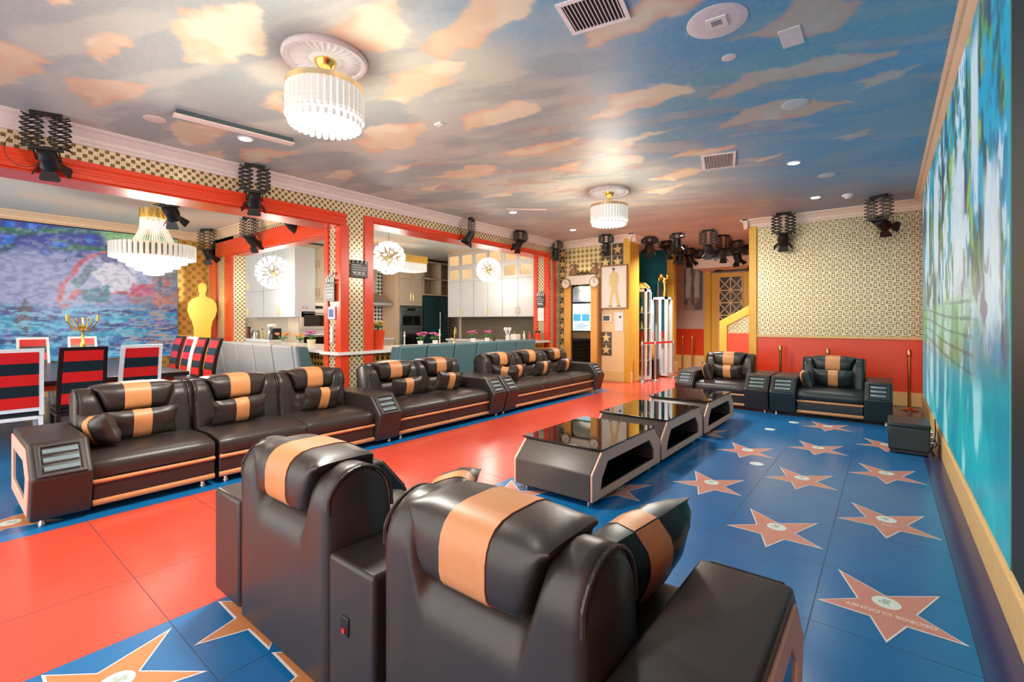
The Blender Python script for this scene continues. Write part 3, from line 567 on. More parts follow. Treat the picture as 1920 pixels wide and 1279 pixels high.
# ------------------------------------------------------------------ sofas
ARMP = [(0, .06), (0, .6), (.86, .6), (1.06, .37), (.97, .05)]
_cache = {}
def dupe(key, fn):          # share mesh data between repeats
    if key in _cache: return copy_tree(_cache[key])
    o = fn(); _cache[key] = o; return o
def back_section(h, full=0.0, inset=0.0):
    # side outline of the back (y forward, z up), top height h
    r = .16
    pts = [(0, .05), (0, h-.16)]
    for k in range(1, 16):
        a = PI-k*PI/16; pts.append((.155+.155*math.cos(a), h-.16+.16*math.sin(a)))
    pts += [(.315, h-.2), (.33, h-.32 if h-.32 > .5 else .5), (.36, .42), (.38, .05)]
    return pts
def notch_h(u, w_):
    c = abs(u-w_/2); a0, a1 = w_*.235, w_*.345
    t = min(1, max(0, (a1-c)/(a1-a0))); t = t*t*(3-2*t); return .9-.21*t
def seat_parts(root, x0, w_, LM, left_edge, right_edge):
    g = .004; N = 30; secs = []
    for k in range(N+1):
        u = k/N*w_; x = x0+g+(w_-2*g)*k/N; e = min(u, w_-u); sh = .02*max(0, 1-e/.03)**2
        sec = [(x, y+(sh if y < .2 else -sh), z-(sh if z > .3 else 0)) for y, z in back_section(notch_h(u, w_))]
        secs.append(sec)
    m = MB(); m.loft(secs); bk = m.build('backrest', LM, root, smooth=55)
    for xe in (x0+g+.008, x0+w_-g-.008):
        m = MB(); m.tube([(xe, min(max(y, .012), .312), z-.008) for y, z in back_section(.9)[1:-3]], .008, 6); m.build('piping', LM, bk, smooth=True)
    # headrest roll with tan centre
    def roll(a, b, nm, mat, par, grow=0, N=10):
        secs = []
        for k in range(N+1):
            u = a+(b-a)*k/N; c = abs(u-w_/2); e = min(1, c/(w_*.35)); bot = notch_h(u, w_)-.012; top = .928+grow-.024*e**6
            if bot > top-.02: bot = top-.02
            H = top-bot; y0, y1 = -.012-grow+.035*e**5, .352+grow-.06*e**5; cy = (y0+y1)/2; ry = (y1-y0)/2; q = []
            for j in range(24):
                an = 2*PI*(j+.5)/24; cc, ss = math.cos(an), math.sin(an)
                px = cy+ry*math.copysign(abs(cc)**.55, cc); pz = bot+H*.45+(H*.55 if ss > 0 else H*.45+grow)*math.copysign(abs(ss)**(.8 if ss > 0 else .5), ss); q.append((x0+u, px, pz))
            secs.append(q)
        m = MB(); m.loft(secs); return m.build(nm, mat, par, smooth=60)
    hr = roll(w_*.15, w_*.85, 'headrest', LM, root, 0, 24)
    tp = roll(w_*.385, w_*.615, 'tan_panel', TAN, hr, .004, 6); tp['label'] = 'tan centre panel of the headrest'
    # base block
    m = MB(); m.prism([(.1, .05), (.93, .05), (.95, .12), (.95, .28), (.1, .28)], 'x', x0+g, x0+w_-g); m.build('seat_base', LM, root, bevel=.012)
    # cushion, crowned
    secs = []; N = 12
    for k in range(N+1):
        t = k/N; x = x0+g+(w_-2*g)*t; cr = .022*(1-(2*t-1)**4); ed = .018*max(0, 1-min(t, 1-t)*w_/.03)
        secs.append([(x, .3, .27), (x, .3, .42+cr), (x, .5, .425+cr), (x, .72, .43+cr), (x, .86, .43+cr*.8-ed), (x, .935, .415-ed), (x, .968-ed, .385), (x, .972-ed, .33), (x, .965-ed, .285), (x, .93, .27)])
    m = MB(); m.loft(secs); m.build('seat_cushion', LM, root, smooth=60)
    for zz, hh, yy in ((.235, .032, .962), (.065, .045, .952)):
        m = MB(); m.prism([(.9, zz), (yy, zz), (yy+.008, zz+hh*.5), (yy, zz+hh), (.9, zz+hh)], 'x', x0+g, x0+w_-g); s = m.build('tan_stripe', TAN, root, bevel=.005); s['label'] = 'tan leather stripe across the seat front'
def arm_parts(root, x0, w_, LM, open_left=False, open_right=False, socket=False):
    g = .004; m = MB(); m.prism(ARMP, 'x', x0+g, x0+w_-g); a = m.build('armrest', LM, root, bevel=.018, seg=3)
    # louvre panel on the slope
    p0 = Vector((0, .86, .6)); p1 = Vector((0, 1.06, .37)); d = (p1-p0).normalized(); n = Vector((0, -d.z, d.y)); L = (p1-p0).length
    M = Matrix(((1, 0, 0, x0+w_/2), (0, d.y, n.y, p0.y), (0, d.z, n.z, p0.z), (0, 0, 0, 1)))
    hw = w_/2-.035
    m = MB(); m.M = M; m.ring([(-hw, .02), (hw, .02), (hw, L-.01), (-hw, L-.01)], [(-hw+.03, .05), (hw-.03, .05), (hw-.03, L-.035), (-hw+.03, L-.035)], 'z', -.002, .014)
    lp = m.build('louvre_frame', LM, a, bevel=.006)
    for k in range(3):
        c = .088+k*.072; m = MB(); m.M = M; m.prism([(c-.026, .0), (c+.026, .0), (c+.02, .02), (c-.014, .014)], 'x', -hw+.04, hw-.04); m.build('slat', SLAT, lp, bevel=.004)
    for side, on in ((-1, open_left), (1, open_right)):
        if not on: continue
        xs = x0+g if side < 0 else x0+w_-g; a0, a1 = (xs-.012, xs+.002) if side < 0 else (xs-.002, xs+.012)
        out = [(.03, .1), (.03, .56), (.83, .56), (1.0, .37), (.92, .09)]; inn = [(.12, .2), (.12, .46), (.74, .46), (.86, .35), (.8, .17)]
        m = MB(); m.ring(out, inn, 'x', a0, a1); f = m.build('side_frame', TANF, a, bevel=.005); f['label'] = 'taupe frame around the dark side niche'
        m = MB(); m.prism(inn, 'x', xs-.003, xs+.003); m.build('side_niche', GLASSB, a)
    if socket:
        m = MB(); m.box(x0+.1, -.006, .33, x0+.15, .002, .40); s = m.build('power_socket', BLACK, a, bevel=.004)
        m = MB(); m.cyl((x0+.125, -.006, .35), (x0+.125, -.012, .35), .009); m.build('red_switch', pm('switch_red', (.7, .03, .02), .3), s)
    return a
def sofa(name, spec, loc, rz, label, cat, group, LM=LEATHER):
    root = empty(name, loc, rz, label, cat, group); x = 0; tot = sum(w_ for k, w_, *_ in spec); i = 0
    for k, w_, *fl in spec:
        if k == 'a': arm_parts(root, x, w_, LM, 'L' in fl, 'R' in fl, 'S' in fl)
        elif k == 's': seat_parts(root, x, w_, LM, i == 0, i == len(spec)-1)
        x += w_; i += 1
    for fx in (.08, tot-.08):
        for fy in (.1, .88):
            m = MB(); m.lathe([(.022, 0), (.022, .012), (.016, .02), (.016, .06)], (fx, fy, 0), 12); m.build('foot', CHROME, root, smooth=True)
    return root
R90 = -PI/2
XO = -5.75
sofa('armchair', [('s', .855), ('a', .345, 'R')], (XO, 1.665, 0), R90, 'single black leather seat at the left end of the long row, with taupe-framed end arm', 'armchair', 'seating units along the kitchen side')
sofa('sofa', [('a', .34), ('s', .84), ('s', .84)], (XO, 3.715, 0), R90, 'two-seat black leather sofa in front of the dining chairs, second unit of the long row', 'sofa', 'seating units along the kitchen side')
sofa('sofa', [('a', .32), ('s', .86), ('s', .86)], (XO, 5.77, 0), R90, 'two-seat black leather sofa in front of the mosaic pier, third unit of the long row', 'sofa', 'seating units along the kitchen side')
sofa('sofa', [('a', .33), ('s', .88), ('s', .88), ('s', .88), ('a', .3)], (XO, 9.06, 0), R90, 'three-seat black leather sofa nearest the entry wall, last of the long row', 'sofa', 'seating units along the kitchen side')
sofa('armchair', [('a', .32), ('s', .82), ('a', .3, 'S')], (-2.84, .98, 0), 0, 'black leather armchair with two arms seen from behind, left of the nearest one', 'armchair', 'armchairs nearest the camera')
sofa('armchair', [('s', .8), ('a', .32, 'R')], (-1.36, .98, 0), 0, 'nearest black leather armchair seen from behind, wide flat arm on its right', 'armchair', 'armchairs nearest the camera')
sofa('armchair', [('a', .37), ('s', .82), ('a', .33)], (-1.49, 9.55, 0), PI, 'far black leather armchair in front of the gold post, left of the far pair', 'armchair', 'armchairs by the far wall', LEATHER)
sofa('armchair', [('a', .33), ('s', .85), ('a', .37)], (.075, 9.5, 0), PI, 'far black leather armchair in front of the mosaic wall, right of the far pair', 'armchair', 'armchairs by the far wall', LEATHER_G)
# ------------------------------------------------------------------ cushions
def pillow_mesh(w_, h, d, u0=-1, u1=1, grow=0, seed=1, nu=22, nv=12):
    rnd = np.random.RandomState(seed); ph = rnd.rand(4)*6
    m = MB()
    for sgn in (1, -1):
        vs = []; fs = []
        for i in range(nu+1):
            u = u0+(u1-u0)*i/nu
            for j in range(nv+1):
                v = -1+2*j/nv
                t = max(0, (1-abs(u)**3.2))**.55*max(0, (1-abs(v)**3))**.6
                wr = .006*math.sin(v*9+ph[0]+u*3)*abs(u)**3+.004*math.sin(u*14+ph[1])*abs(v)**2
                pin_ = 1-.07*(1-abs(v))*abs(u)**4; pv = 1-.06*(1-abs(u)**2)*abs(v)**4
                vs.append((u*w_/2*pin_, sgn*(t*d/2+grow+wr*t*2), v*h/2*pv*(1+grow*1.5)))
        for i in range(nu):
            for j in range(nv):
                a = i*(nv+1)+j; q = (a, a+1, a+nv+2, a+nv+1); fs.append(q if sgn > 0 else q[::-1])
        m.add(vs, fs)
    return m
_pp = {}
def cushion(loc, rot, label, group, w_=.5, h=.26, d=.15, mat=LEATHER, seed=1, band=TAN, bw=.24):
    key = (w_, h, d, mat.name, bw)
    root = empty('cushion', loc, 0, label, 'cushion', group); root.rotation_euler = rot
    b = pillow_mesh(w_, h, d, seed=seed).build('cushion_body', mat, root, smooth=70)
    c = pillow_mesh(w_, h, d, -bw, bw, .003, seed, 8).build('tan_band', band, root, smooth=70); c['label'] = 'tan band around the middle of the cushion'
    return root
G1 = 'banded cushions on the left row'
tl = math.radians(-16)
def lc(y, label, dx=0, ry=0, w_=.5, h=.27, z=.585, rz=R90, seed=1, tilt=tl): return cushion((XO+.5+dx, y, z), (tilt, ry, rz), label, G1, w_, h, seed=seed)
lc(1.22, 'dark cushion with tan band leaning on the back of the leftmost seat', seed=2, w_=.56, h=.28)
cushion((XO+.55, .93, .58), (math.radians(20), math.radians(-8), math.radians(12)), 'dark cushion propped against the leftmost end arm, seen edge on', G1, .42, .28, .17, seed=3)
lc(2.05, 'dark cushion with tan band on the left seat of the second sofa', w_=.52, seed=4, ry=.05)
lc(2.95, 'dark cushion with tan band on the right seat of the second sofa', w_=.46, h=.29, seed=5, ry=-.08)
lc(4.2, 'dark cushion with tan band on the left seat of the third sofa', w_=.54, seed=6, dx=.02)
lc(4.98, 'dark cushion with tan band on the right seat of the third sofa', w_=.52, h=.3, seed=7, dx=.04, ry=-.1)
cushion((XO+.58, 6.28, .58), (math.radians(25), math.radians(10), math.radians(30)), 'tan-sided cushion slumped against the first arm of the fourth sofa', G1, .5, .3, .15, seed=8)
lc(6.72, 'dark cushion nearest the slumped one on the fourth sofa, half hidden behind it', w_=.5, seed=9)
lc(7.5, 'dark cushion with tan band in the middle of the fourth sofa', w_=.5, h=.3, seed=10, dx=.02)
lc(8.3, 'dark cushion with tan band nearest the entry wall', w_=.48, h=.3, seed=11, dx=.02)
G2 = 'banded cushions on the near armchairs'
cushion((-2.0, 1.93, .515), (math.radians(-72), 0, math.radians(-58)), 'dark cushion with tan band lying flat on the left near armchair seat', G2, .48, .3, .15, seed=12)
cushion((-.76, 1.66, .6), (math.radians(27), math.radians(-3), math.radians(80)), 'green-black cushion with tan band propped against the nearest wide arm', G2, .62, .38, .24, LEATHER_G, seed=13)
G3 = 'banded cushions on the far armchairs'
cushion((-2.24, 9.05, .59), (math.radians(-16), 0, PI), 'dark cushion with tan band leaning on the back of the far left armchair', G3, .52, .27, .15, LEATHER, seed=14)
cushion((-2.55, 8.9, .59), (math.radians(-14), 0, math.radians(120)), 'dark cushion standing against the left arm of the far left armchair', G3, .36, .32, .15, LEATHER, seed=15)
cushion((-.66, 9.0, .59), (math.radians(-16), 0, PI), 'dark cushion with tan band leaning on the back of the far right armchair', G3, .54, .29, .15, LEATHER_G, seed=16)
cushion((-1.0, 8.82, .57), (math.radians(-14), 0, math.radians(115)), 'dark cushion standing against the left arm of the far right armchair', G3, .34, .3, .15, LEATHER_G, seed=17)
# ------------------------------------------------------------------ coffee tables
def coffee_table(y0, L, label):
    root = empty('coffee_table', (-2.62, y0, 0), 0, label, 'table', 'black glass coffee tables in a row'); W = .79
    out = [(0, .05), (0, .27), (.17, .425), (L-.18, .425), (L, .27), (L, .05)]; inn = [(.14, .11), (.17, .21), (.27, .325), (L-.27, .325), (L-.16, .21), (L-.15, .11)]
    m = MB(); m.ring(out, inn, 'x', .02, W-.012); m.build('table_body', pm('table_leather', (.075, .058, .047), .42, 0, .2, 60, .1), root, bevel=.01)
    for a0, a1 in ((0, .024), (W-.014, W+.006)):
        m = MB(); m.ring(out, inn, 'x', a0, a1); m.build('side_frame', TANF, root, bevel=.006)
    m = MB(); m.box(.03, .13, .1, W-.02, L-.13, .115); m.build('lower_shelf', GLASSB, root)
    m = MB(); m.prism([(y, z) for y, z in inn], 'x', W*.45, W*.5); m.build('inner_panel', DARK, root)
    m = MB(); m.box(-.012, .15, .427, W+.012, L-.16, .442); m.build('glass_top', GLASSB, root, bevel=.003)
    for fx in (.08, W-.08):
        for fy in (.1, L-.1): m = MB(); m.cyl((fx, fy, 0), (fx, fy, .05), .018, n=12); m.build('foot', CHROME, root)
coffee_table(3.31, 1.43, 'nearest black glass coffee table with taupe-framed side niche')
coffee_table(4.79, 1.38, 'middle black glass coffee table of the row of three')
coffee_table(6.27, 1.43, 'farthest black glass coffee table, closest to the far armchairs')
# ottoman
root = empty('ottoman', (.2, 7.08, 0), 0, 'small dark green leather cube ottoman by the video wall', 'ottoman')
m = MB(); m.box(-.185, -.2, .04, .18, .35, .31); m.build('ottoman_body', LEATHER_G, root, bevel=.02, seg=3)
m = MB(); m.box(-.19, -.205, .3, .185, .355, .345); m.build('padded_lid', LEATHER_G, root, bevel=.02, seg=3)
m = MB(); m.box(-.17, -.18, .012, .165, .33, .04); m.build('plinth', DARK, root)
m = MB()
for k in range(3): m.cyl((.185, .02, .12+.06*k), (.215, .02, .12+.06*k), .016, n=10)
m.build('chrome_knobs', CHROME, root)
m = MB(); pts = [(.42, 7.0, .012), (.4, 7.2, .02), (.44, 7.35, .1), (.455, 7.45, .2), (.45, 7.5, .33)]; m.tube(pts, .006); m.tube([(.39, 7.1, .14), (.43, 7.05, .16), (.45, 7.2, .08), (.41, 7.3, .012), (.36, 7.5, .012)], .005)
tag(m.build('power_cable', BLACK, None, smooth=True), 'black cable looping from the video wall down behind the ottoman', 'cable')
# ------------------------------------------------------------------ rope posts
def stanchion(x, y, label, group, h=1.0, mat=BRASS):
    root = empty('stanchion', (x, y, 0), 0, label, 'post', group)
    m = MB(); m.lathe([(.125, 0), (.125, .012), (.1, .022), (.04, .035), (.03, .05)], (0, 0, 0), 24); m.build('base', mat, root, smooth=True)
    m = MB(); m.lathe([(.026, .04), (.026, h-.12)], (0, 0, 0), 16); m.build('pole', mat, root, smooth=True)
    m = MB(); m.lathe([(.032, h-.12), (.034, h-.1), (.034, h-.01), (.028, h)], (0, 0, 0), 16); m.build('belt_head', mat, root, smooth=True); return root
GA = 'brass posts along the far wall'; COP = pm('copper_post', (.55, .3, .12), .2, 1)
stanchion(.3, 10.3, 'brass rope post in the far right corner by the video wall', GA, 1.02, COP)
stanchion(-.83, 10.25, 'brass rope post showing above the back of the far right armchair', GA, 1.0, COP)
stanchion(-1.62, 10.45, 'brass rope post between the two far armchairs', GA, 1.02, COP)
GB = 'rope posts in front of the display cabinets'
for (x, y), lb in zip([(-4.67, 10.97), (-4.5, 11.36), (-4.38, 12.3)], ('rope post at the near corner of the display cabinets', 'rope post in the middle in front of the glass tower', 'rope post farthest along by the corridor post')): stanchion(x, y, lb, GB, 1.0, STEEL)
m = MB(); RB = pm('red_belt', (.55, .02, .02), .5)
for a, b in (((-4.67, 10.97), (-4.5, 11.36)), ((-4.5, 11.36), (-4.38, 12.3))):
    d = Vector((b[0]-a[0], b[1]-a[1], 0)).normalized(); n = Vector((d.y, -d.x, 0))*.003
    m.loft([[(p[0]+n.x*s, p[1]+n.y*s, .93+z) for s, z in ((-1, 0), (1, 0), (1, .05), (-1, .05))] for p in ((a[0]+d.x*.04, a[1]+d.y*.04), (b[0]-d.x*.04, b[1]-d.y*.04))])
tag(m.build('barrier_belt', RB), 'red belt stretched between the rope posts by the display cabinets', 'belt')
GC = 'brass posts stored at the corridor end'
for x, y, lb in ((-4.95, 14.7, 'thin brass post at the corridor end, left of its pair'), (-4.66, 14.7, 'thin brass post at the corridor end, right of its pair')): stanchion(x, y, lb, GC, 1.05)
# ------------------------------------------------------------------ ceiling lights
def drum_chandelier(x, y, label, power):
    med = empty('ceiling_medallion', (x, y, ZC), 0, 'round white plaster rosette above ' + label, 'rosette', 'plaster rosettes')
    m = MB(); m.lathe([(.32, 0), (.325, -.02), (.31, -.04), (.285, -.036), (.275, -.022), (.13, -.016), (.1, -.03), (.08, -.03)], (0, 0, 0), 48); m.build('plaster_disc', pm('plaster', (.78, .74, .72), .5), med, smooth=True)
    m = MB()
    for k in range(32):
        a = 2*PI*k/32; ca, sa = math.cos(a), math.sin(a); secs = []
        for r, wd, z in ((.12, .006, -.02), (.19, .014, -.034), (.25, .02, -.036), (.275, .004, -.026)):
            secs.append([(ca*r-sa*wd, sa*r+ca*wd, -.018), (ca*r, sa*r, z), (ca*r+sa*wd, sa*r-ca*wd, -.018)])
        m.loft(secs)
    m.build('acanthus_relief', pm('plaster', (.78, .74, .72), .5), med, smooth=True)
    r = empty('chandelier', (x, y, ZC-.03), 0, label, 'chandelier', 'drum chandeliers of the lounge')
    m = MB(); m.lathe([(.085, 0), (.085, -.012), (.06, -.05), (.045, -.075), (.02, -.085), (.018, -.1)], (0, 0, 0), 24); m.build('canopy', GOLD, r, smooth=True)
    m = MB(); m.cyl((0, 0, -.09), (0, 0, -.21), .012); m.sph((0, 0, -.125), .022); m.build('stem', GOLD, r, smooth=True)
    m = MB(); m.ring([(.3*math.cos(2*PI*k/48), .3*math.sin(2*PI*k/48)) for k in range(48)], [(.27*math.cos(2*PI*k/48), .27*math.sin(2*PI*k/48)) for k in range(48)], 'z', -.245, -.205)
    for k in range(4): m.box(-.28, -.008, -.215, .28, .008, -.205) if k == 0 else None
    m.box(-.008, -.28, -.215, .008, .28, -.205); m.build('gold_ring', pm('champagne_gold', (.85, .68, .42), .2, 1), r, smooth=True)
    m = MB(); m.lathe([(.26, -.25), (.26, -.4), (.24, -.47), (.2, -.49)], (0, 0, 0), 40); m.build('diffuser', LAMPW, r, smooth=True)
    p = None
    for k in range(40):
        a = 2*PI*k/40
        if p is None:
            m = MB(); m.prism([(-.018, -.012), (.018, -.012), (.02, 0), (.018, .012), (-.018, .012)], 'z', -.44, -.245); m.sph((0, 0, -.455), .019, 8, 6); p = c = m.build('crystal_prism', CRYST, r)
        else: c = p.copy(); C.objects.link(c); c.parent = r
        c.location = (.285*math.cos(a), .285*math.sin(a), -.0); c.rotation_euler = (0, 0, a+PI/2)
    q = None
    for k in range(30):
        a = 2*PI*(k+.5)/30
        if q is None: m = MB(); m.lathe([(.002, -.5), (.02, -.505), (.024, -.53), (.015, -.552), (.002, -.556)], (0, 0, 0), 10); q = c = m.build('crystal_drop', CRYST, r, smooth=True)
        else: c = q.copy(); C.objects.link(c); c.parent = r
        c.location = (.26*math.cos(a), .26*math.sin(a), .03)
    l = area('chandelier_glow', (0, 0, -.6), (0, 0, 0), .5, .5, power*.3, (1, .95, .88)); l.data.shape = 'DISK'; l.parent = r
    plight('chandelier_side_glow', (0, 0, -.66), power*.8, (1, .94, .82), .3, r)
drum_chandelier(-3.5, 2.0, 'crystal drum chandelier with gold ring, near the camera', P_CHAND)
drum_chandelier(-3.5, 6.9, 'crystal drum chandelier farther along the lounge ceiling', P_CHAND)
def downlight(x, y, label, power=None):
    r = empty('downlight', (x, y, ZC), 0, label, 'ceiling light', 'round recessed downlights')
    m = MB(); m.lathe([(.085, 0), (.085, -.006), (.065, -.01), (.06, -.004)], (0, 0, 0), 28); m.build('trim_ring', WHITE, r, smooth=True)
    m = MB(); m.lathe([(.062, -.004), (.062, -.009)], (0, 0, 0), 28); m.build('lens', LEDW, r)
    l = bpy.data.lights.new('downlight_beam', 'SPOT'); l.energy = (power or P_DOWN)*1.6; l.spot_size = 2.4; l.spot_blend = .8; l.shadow_soft_size = .06; l.color = COOL
    o = bpy.data.objects.new('downlight_beam', l); o.location = (0, 0, -.02); C.objects.link(o); o.parent = r
for x, y, lb in ((-5.77, 2.31, 'lit downlight by the hanging slot panel'), (-.96, 7.2, 'lit downlight in the blue ceiling beside the square vent'), (-.94, 9.44, 'lit downlight near the far maze wall'), (-5.64, 9.32, 'lit downlight near the entry wall'),
                 (-5.63, 7.09, 'lit downlight above the kitchen opening'), (-3.9, 11.6, 'lit downlight in the corridor ceiling')): downlight(x, y, lb, 330 if y > 11 else None)
# slot diffuser panels, vents, speakers, detector
def slot(x0, y0, x1, y1, label, drop=.05):
    d = Vector((x1-x0, y1-y0, 0)); L = d.length; r = empty('slot_diffuser', (x0, y0, ZC), math.atan2(d.y, d.x), label, 'vent', 'long slot diffusers')
    m = MB(); m.box(0, -.055, -drop, L, .055, -drop+.012); m.build('panel', pm('panel_pink', (.8, .66, .58), .5), r)
    m = MB(); m.box(.02, -.075, -drop+.012, L-.02, .075, 0); m.build('dark_slot', pm('slot_dark', (.05, .08, .09), .6), r)
slot(-5.55, 1.55, -5.4, 2.68, 'long pink slot panel hung below the ceiling by a downlight')
slot(-5.55, 6.8, -5.0, 7.3, 'thin dark slot in the ceiling above the kitchen opening', .015)
def vent(x, y, w_, h, rz, label, n=14, col=(.5, .5, .5), group='square ceiling vents'):
    r = empty('air_vent', (x, y, ZC), rz, label, 'vent', group)
    m = MB(); m.ring([(-w_/2-.03, -h/2-.03), (w_/2+.03, -h/2-.03), (w_/2+.03, h/2+.03), (-w_/2-.03, h/2+.03)], [(-w_/2, -h/2), (w_/2, -h/2), (w_/2, h/2), (-w_/2, h/2)], 'z', -.012, 0); m.build('frame', WHITE, r)
    m = MB(); m.box(-w_/2, -h/2, -.003, w_/2, h/2, 0); m.build('backing', pm('vent_dark', (.03, .03, .03), .6), r)
    m = MB()
    for k in range(n):
        u = -w_/2+w_*(k+.5)/n; m.prism([(u-w_/n*.3, -.003), (u+w_/n*.1, -.012), (u+w_/n*.2, -.012), (u-w_/n*.2, -.003)], 'y', -h/2, h/2)
    m.build('louvres', pm('vent_louvre', col, .5), r)
vent(-1.55, 2.83, .36, .3, .2, 'white slatted vent at the top edge of the picture')
vent(-1.72, 6.5, .34, .55, .25, 'square grey vent with painted pink surround beside a downlight', 18, (.3, .33, .34))
vent(-.93, 3.47, .07, .07, .1, 'tiny grey vent in the round white patch', 5, (.4, .42, .42))
def disc(name, x, y, r_, label, cat, mat, z=.008, group=None):
    m = MB(); m.lathe([(r_, 0), (r_, -z*.6), (r_-.006, -z), (r_*.5, -z)], (0, 0, 0), 40); o = m.build(name, mat, None, smooth=True); o.location = (x, y, ZC); return tag(o, label, cat, group)
PATCH = pm('pale_patch', (.72, .74, .76), .5)
disc('access_cover', -.93, 3.47, .2, 'large round white patch around a tiny vent in the blue ceiling', 'cover', PATCH, .004)
disc('ceiling_speaker', -5.95, 1.5, .1, 'round flush ceiling speaker beside the slot panel', 'speaker', pm('peach_white', (.8, .66, .56), .5), .006, 'flush ceiling speakers')
disc('ceiling_speaker', -.69, 5.26, .12, 'round flush ceiling speaker in the blue part of the ceiling', 'speaker', pm('blue_white', (.5, .66, .72), .5), .006, 'flush ceiling speakers')
disc('ceiling_speaker', -.67, 8.12, .11, 'round flush ceiling speaker just past the downlight', 'speaker', pm('blue_white', (.5, .66, .72), .5), .006, 'flush ceiling speakers')
disc('access_cover', -.98, 4.0, .055, 'small oval pale cover beyond the large round patch', 'cover', PATCH, .004)
m = MB(); m.box(-.07, -.13, -.005, .07, .13, 0); o = m.build('cover_plate', PATCH); o.location = (-.55, 4.0, ZC); tag(o, 'rectangular pale plate in the blue ceiling', 'cover')
m = MB(); m.box(-.05, -.03, -.014, .05, .03, 0); o = m.build('ceiling_sensor', WHITE); o.location = (-3.72, 3.42, ZC); tag(o, 'tiny white rectangular sensor in the middle of the ceiling', 'sensor')
r = empty('smoke_detector', (-.5, 9.58, ZC), 0, 'white smoke detector in front of the maze wall', 'detector')
m = MB(); m.lathe([(.085, 0), (.085, -.02), (.07, -.035)], (0, 0, 0), 20); m.build('base', WHITE, r, smooth=True); m = MB(); m.lathe([(.05, -.03), (.04, -.06), (.01, -.065)], (0, 0, 0), 16); m.build('sensor_dome', WHITE, r, smooth=True)
# ------------------------------------------------------------------ pantograph spotlights
def spotlight(x, y, ext, label, yaw=0, lens=None, rows=6, z=ZC, tilt=35, hw=.105, group='black spotlights on scissor hangers', sc_=1, cable=False):
    r = empty('stage_spotlight', (x, y, z), yaw, label, 'spotlight', group); r.scale = (sc_,)*3
    m = MB(); m.box(-.12, -.03, -.035, .12, .03, 0); m.cyl((-.1, -.035, -.03), (-.1, .035, -.03), .022); m.cyl((.1, -.035, -.03), (.1, .035, -.03), .022); m.build('mount_plate', BLACK, r, bevel=.006)
    m = MB(); z0 = -.035; step = (ext-.035)/rows
    for dy in (-.028, .028):
        for cx in (-hw, hw):
            for k in range(rows):
                za, zb = z0-step*k, z0-step*(k+1); a = .085 if k else .075
                for (xa, xb) in ((cx-a, cx+a), (cx+a, cx-a)):
                    m.prism([(xa, za+.006), (xa, za-.006), (xb, zb-.006), (xb, zb+.006)], 'y', dy-.004, dy+.004)
    m.build('scissor_arm', BLACK, r)
    h = empty('lamp_head', (0, 0, -ext), 0); h.parent = r; h.rotation_euler = (math.radians(tilt), 0, 0)
    bpy.data.objects.remove(h)
    T = Matrix.Translation((0, 0, -ext-.02)) @ Matrix.Rotation(math.radians(tilt), 4, 'X')
    m = MB(); m.box(-.13, -.02, -ext-.02, .13, .02, -ext+.005); m.build('cross_bar', BLACK, r)
    m = MB(); m.M = T; m.lathe([(.055, .06), (.075, .05), (.08, 0), (.085, -.02), (.08, -.04), (.085, -.06), (.08, -.09), (.09, -.12), (.09, -.14)], (0, 0, -.05), 18); hd = m.build('lamp_body', BLACK, r, smooth=True)
    m = MB(); m.M = T; m.ring([(-.1, .02), (.1, .02), (.1, -.12), (-.1, -.12)], [(-.09, .02), (.09, .02), (.09, -.11), (-.09, -.11)], 'y', -.01, .01); m.build('yoke', BLACK, r)
    m = MB(); m.M = T; m.lathe([(.078, -.185), (.078, -.188)], (0, 0, 0), 18); m.build('lens', lens or pm('lens_gray', (.25, .27, .3), .1), hd)
    for k in range(4):
        a = k*PI/2; m = MB(); m.M = T @ Matrix.Rotation(a, 4, 'Z') @ Matrix.Translation((.085, 0, -.19)) @ Matrix.Rotation(math.radians(-38 if k % 2 == 0 else -28), 4, 'Y')
        m.prism([(-.06, 0), (.06, 0), (.085, -.08), (.07, -.1), (-.07, -.1), (-.085, -.08)], 'x', 0, .004)
        m.v = [tuple(v) for v in m.v]; m.build('barn_door', BLACK, r)
    if cable:
        pts = [(-.14+.14*math.cos(t)*1.0-.02, 0, -ext-.05+.16*math.sin(t)) for t in [PI*(.75+1.15*k/12) for k in range(13)]]; m = MB(); m.tube(pts, .004, 6); m.build('cable', BLACK, r)
    return r
RL = pm('lens_red', (.6, .02, .03), .2, emit=(1, .05, .1), es=1.2); GL = pm('lens_green', (.05, .5, .15), .2, emit=(.2, 1, .4), es=1.4); PL = pm('lens_pink', (.7, .3, .4), .2, emit=(1, .3, .45), es=.8); BL = pm('lens_blue', (.05, .05, .5), .2, emit=(.2, .2, 1), es=1.5)
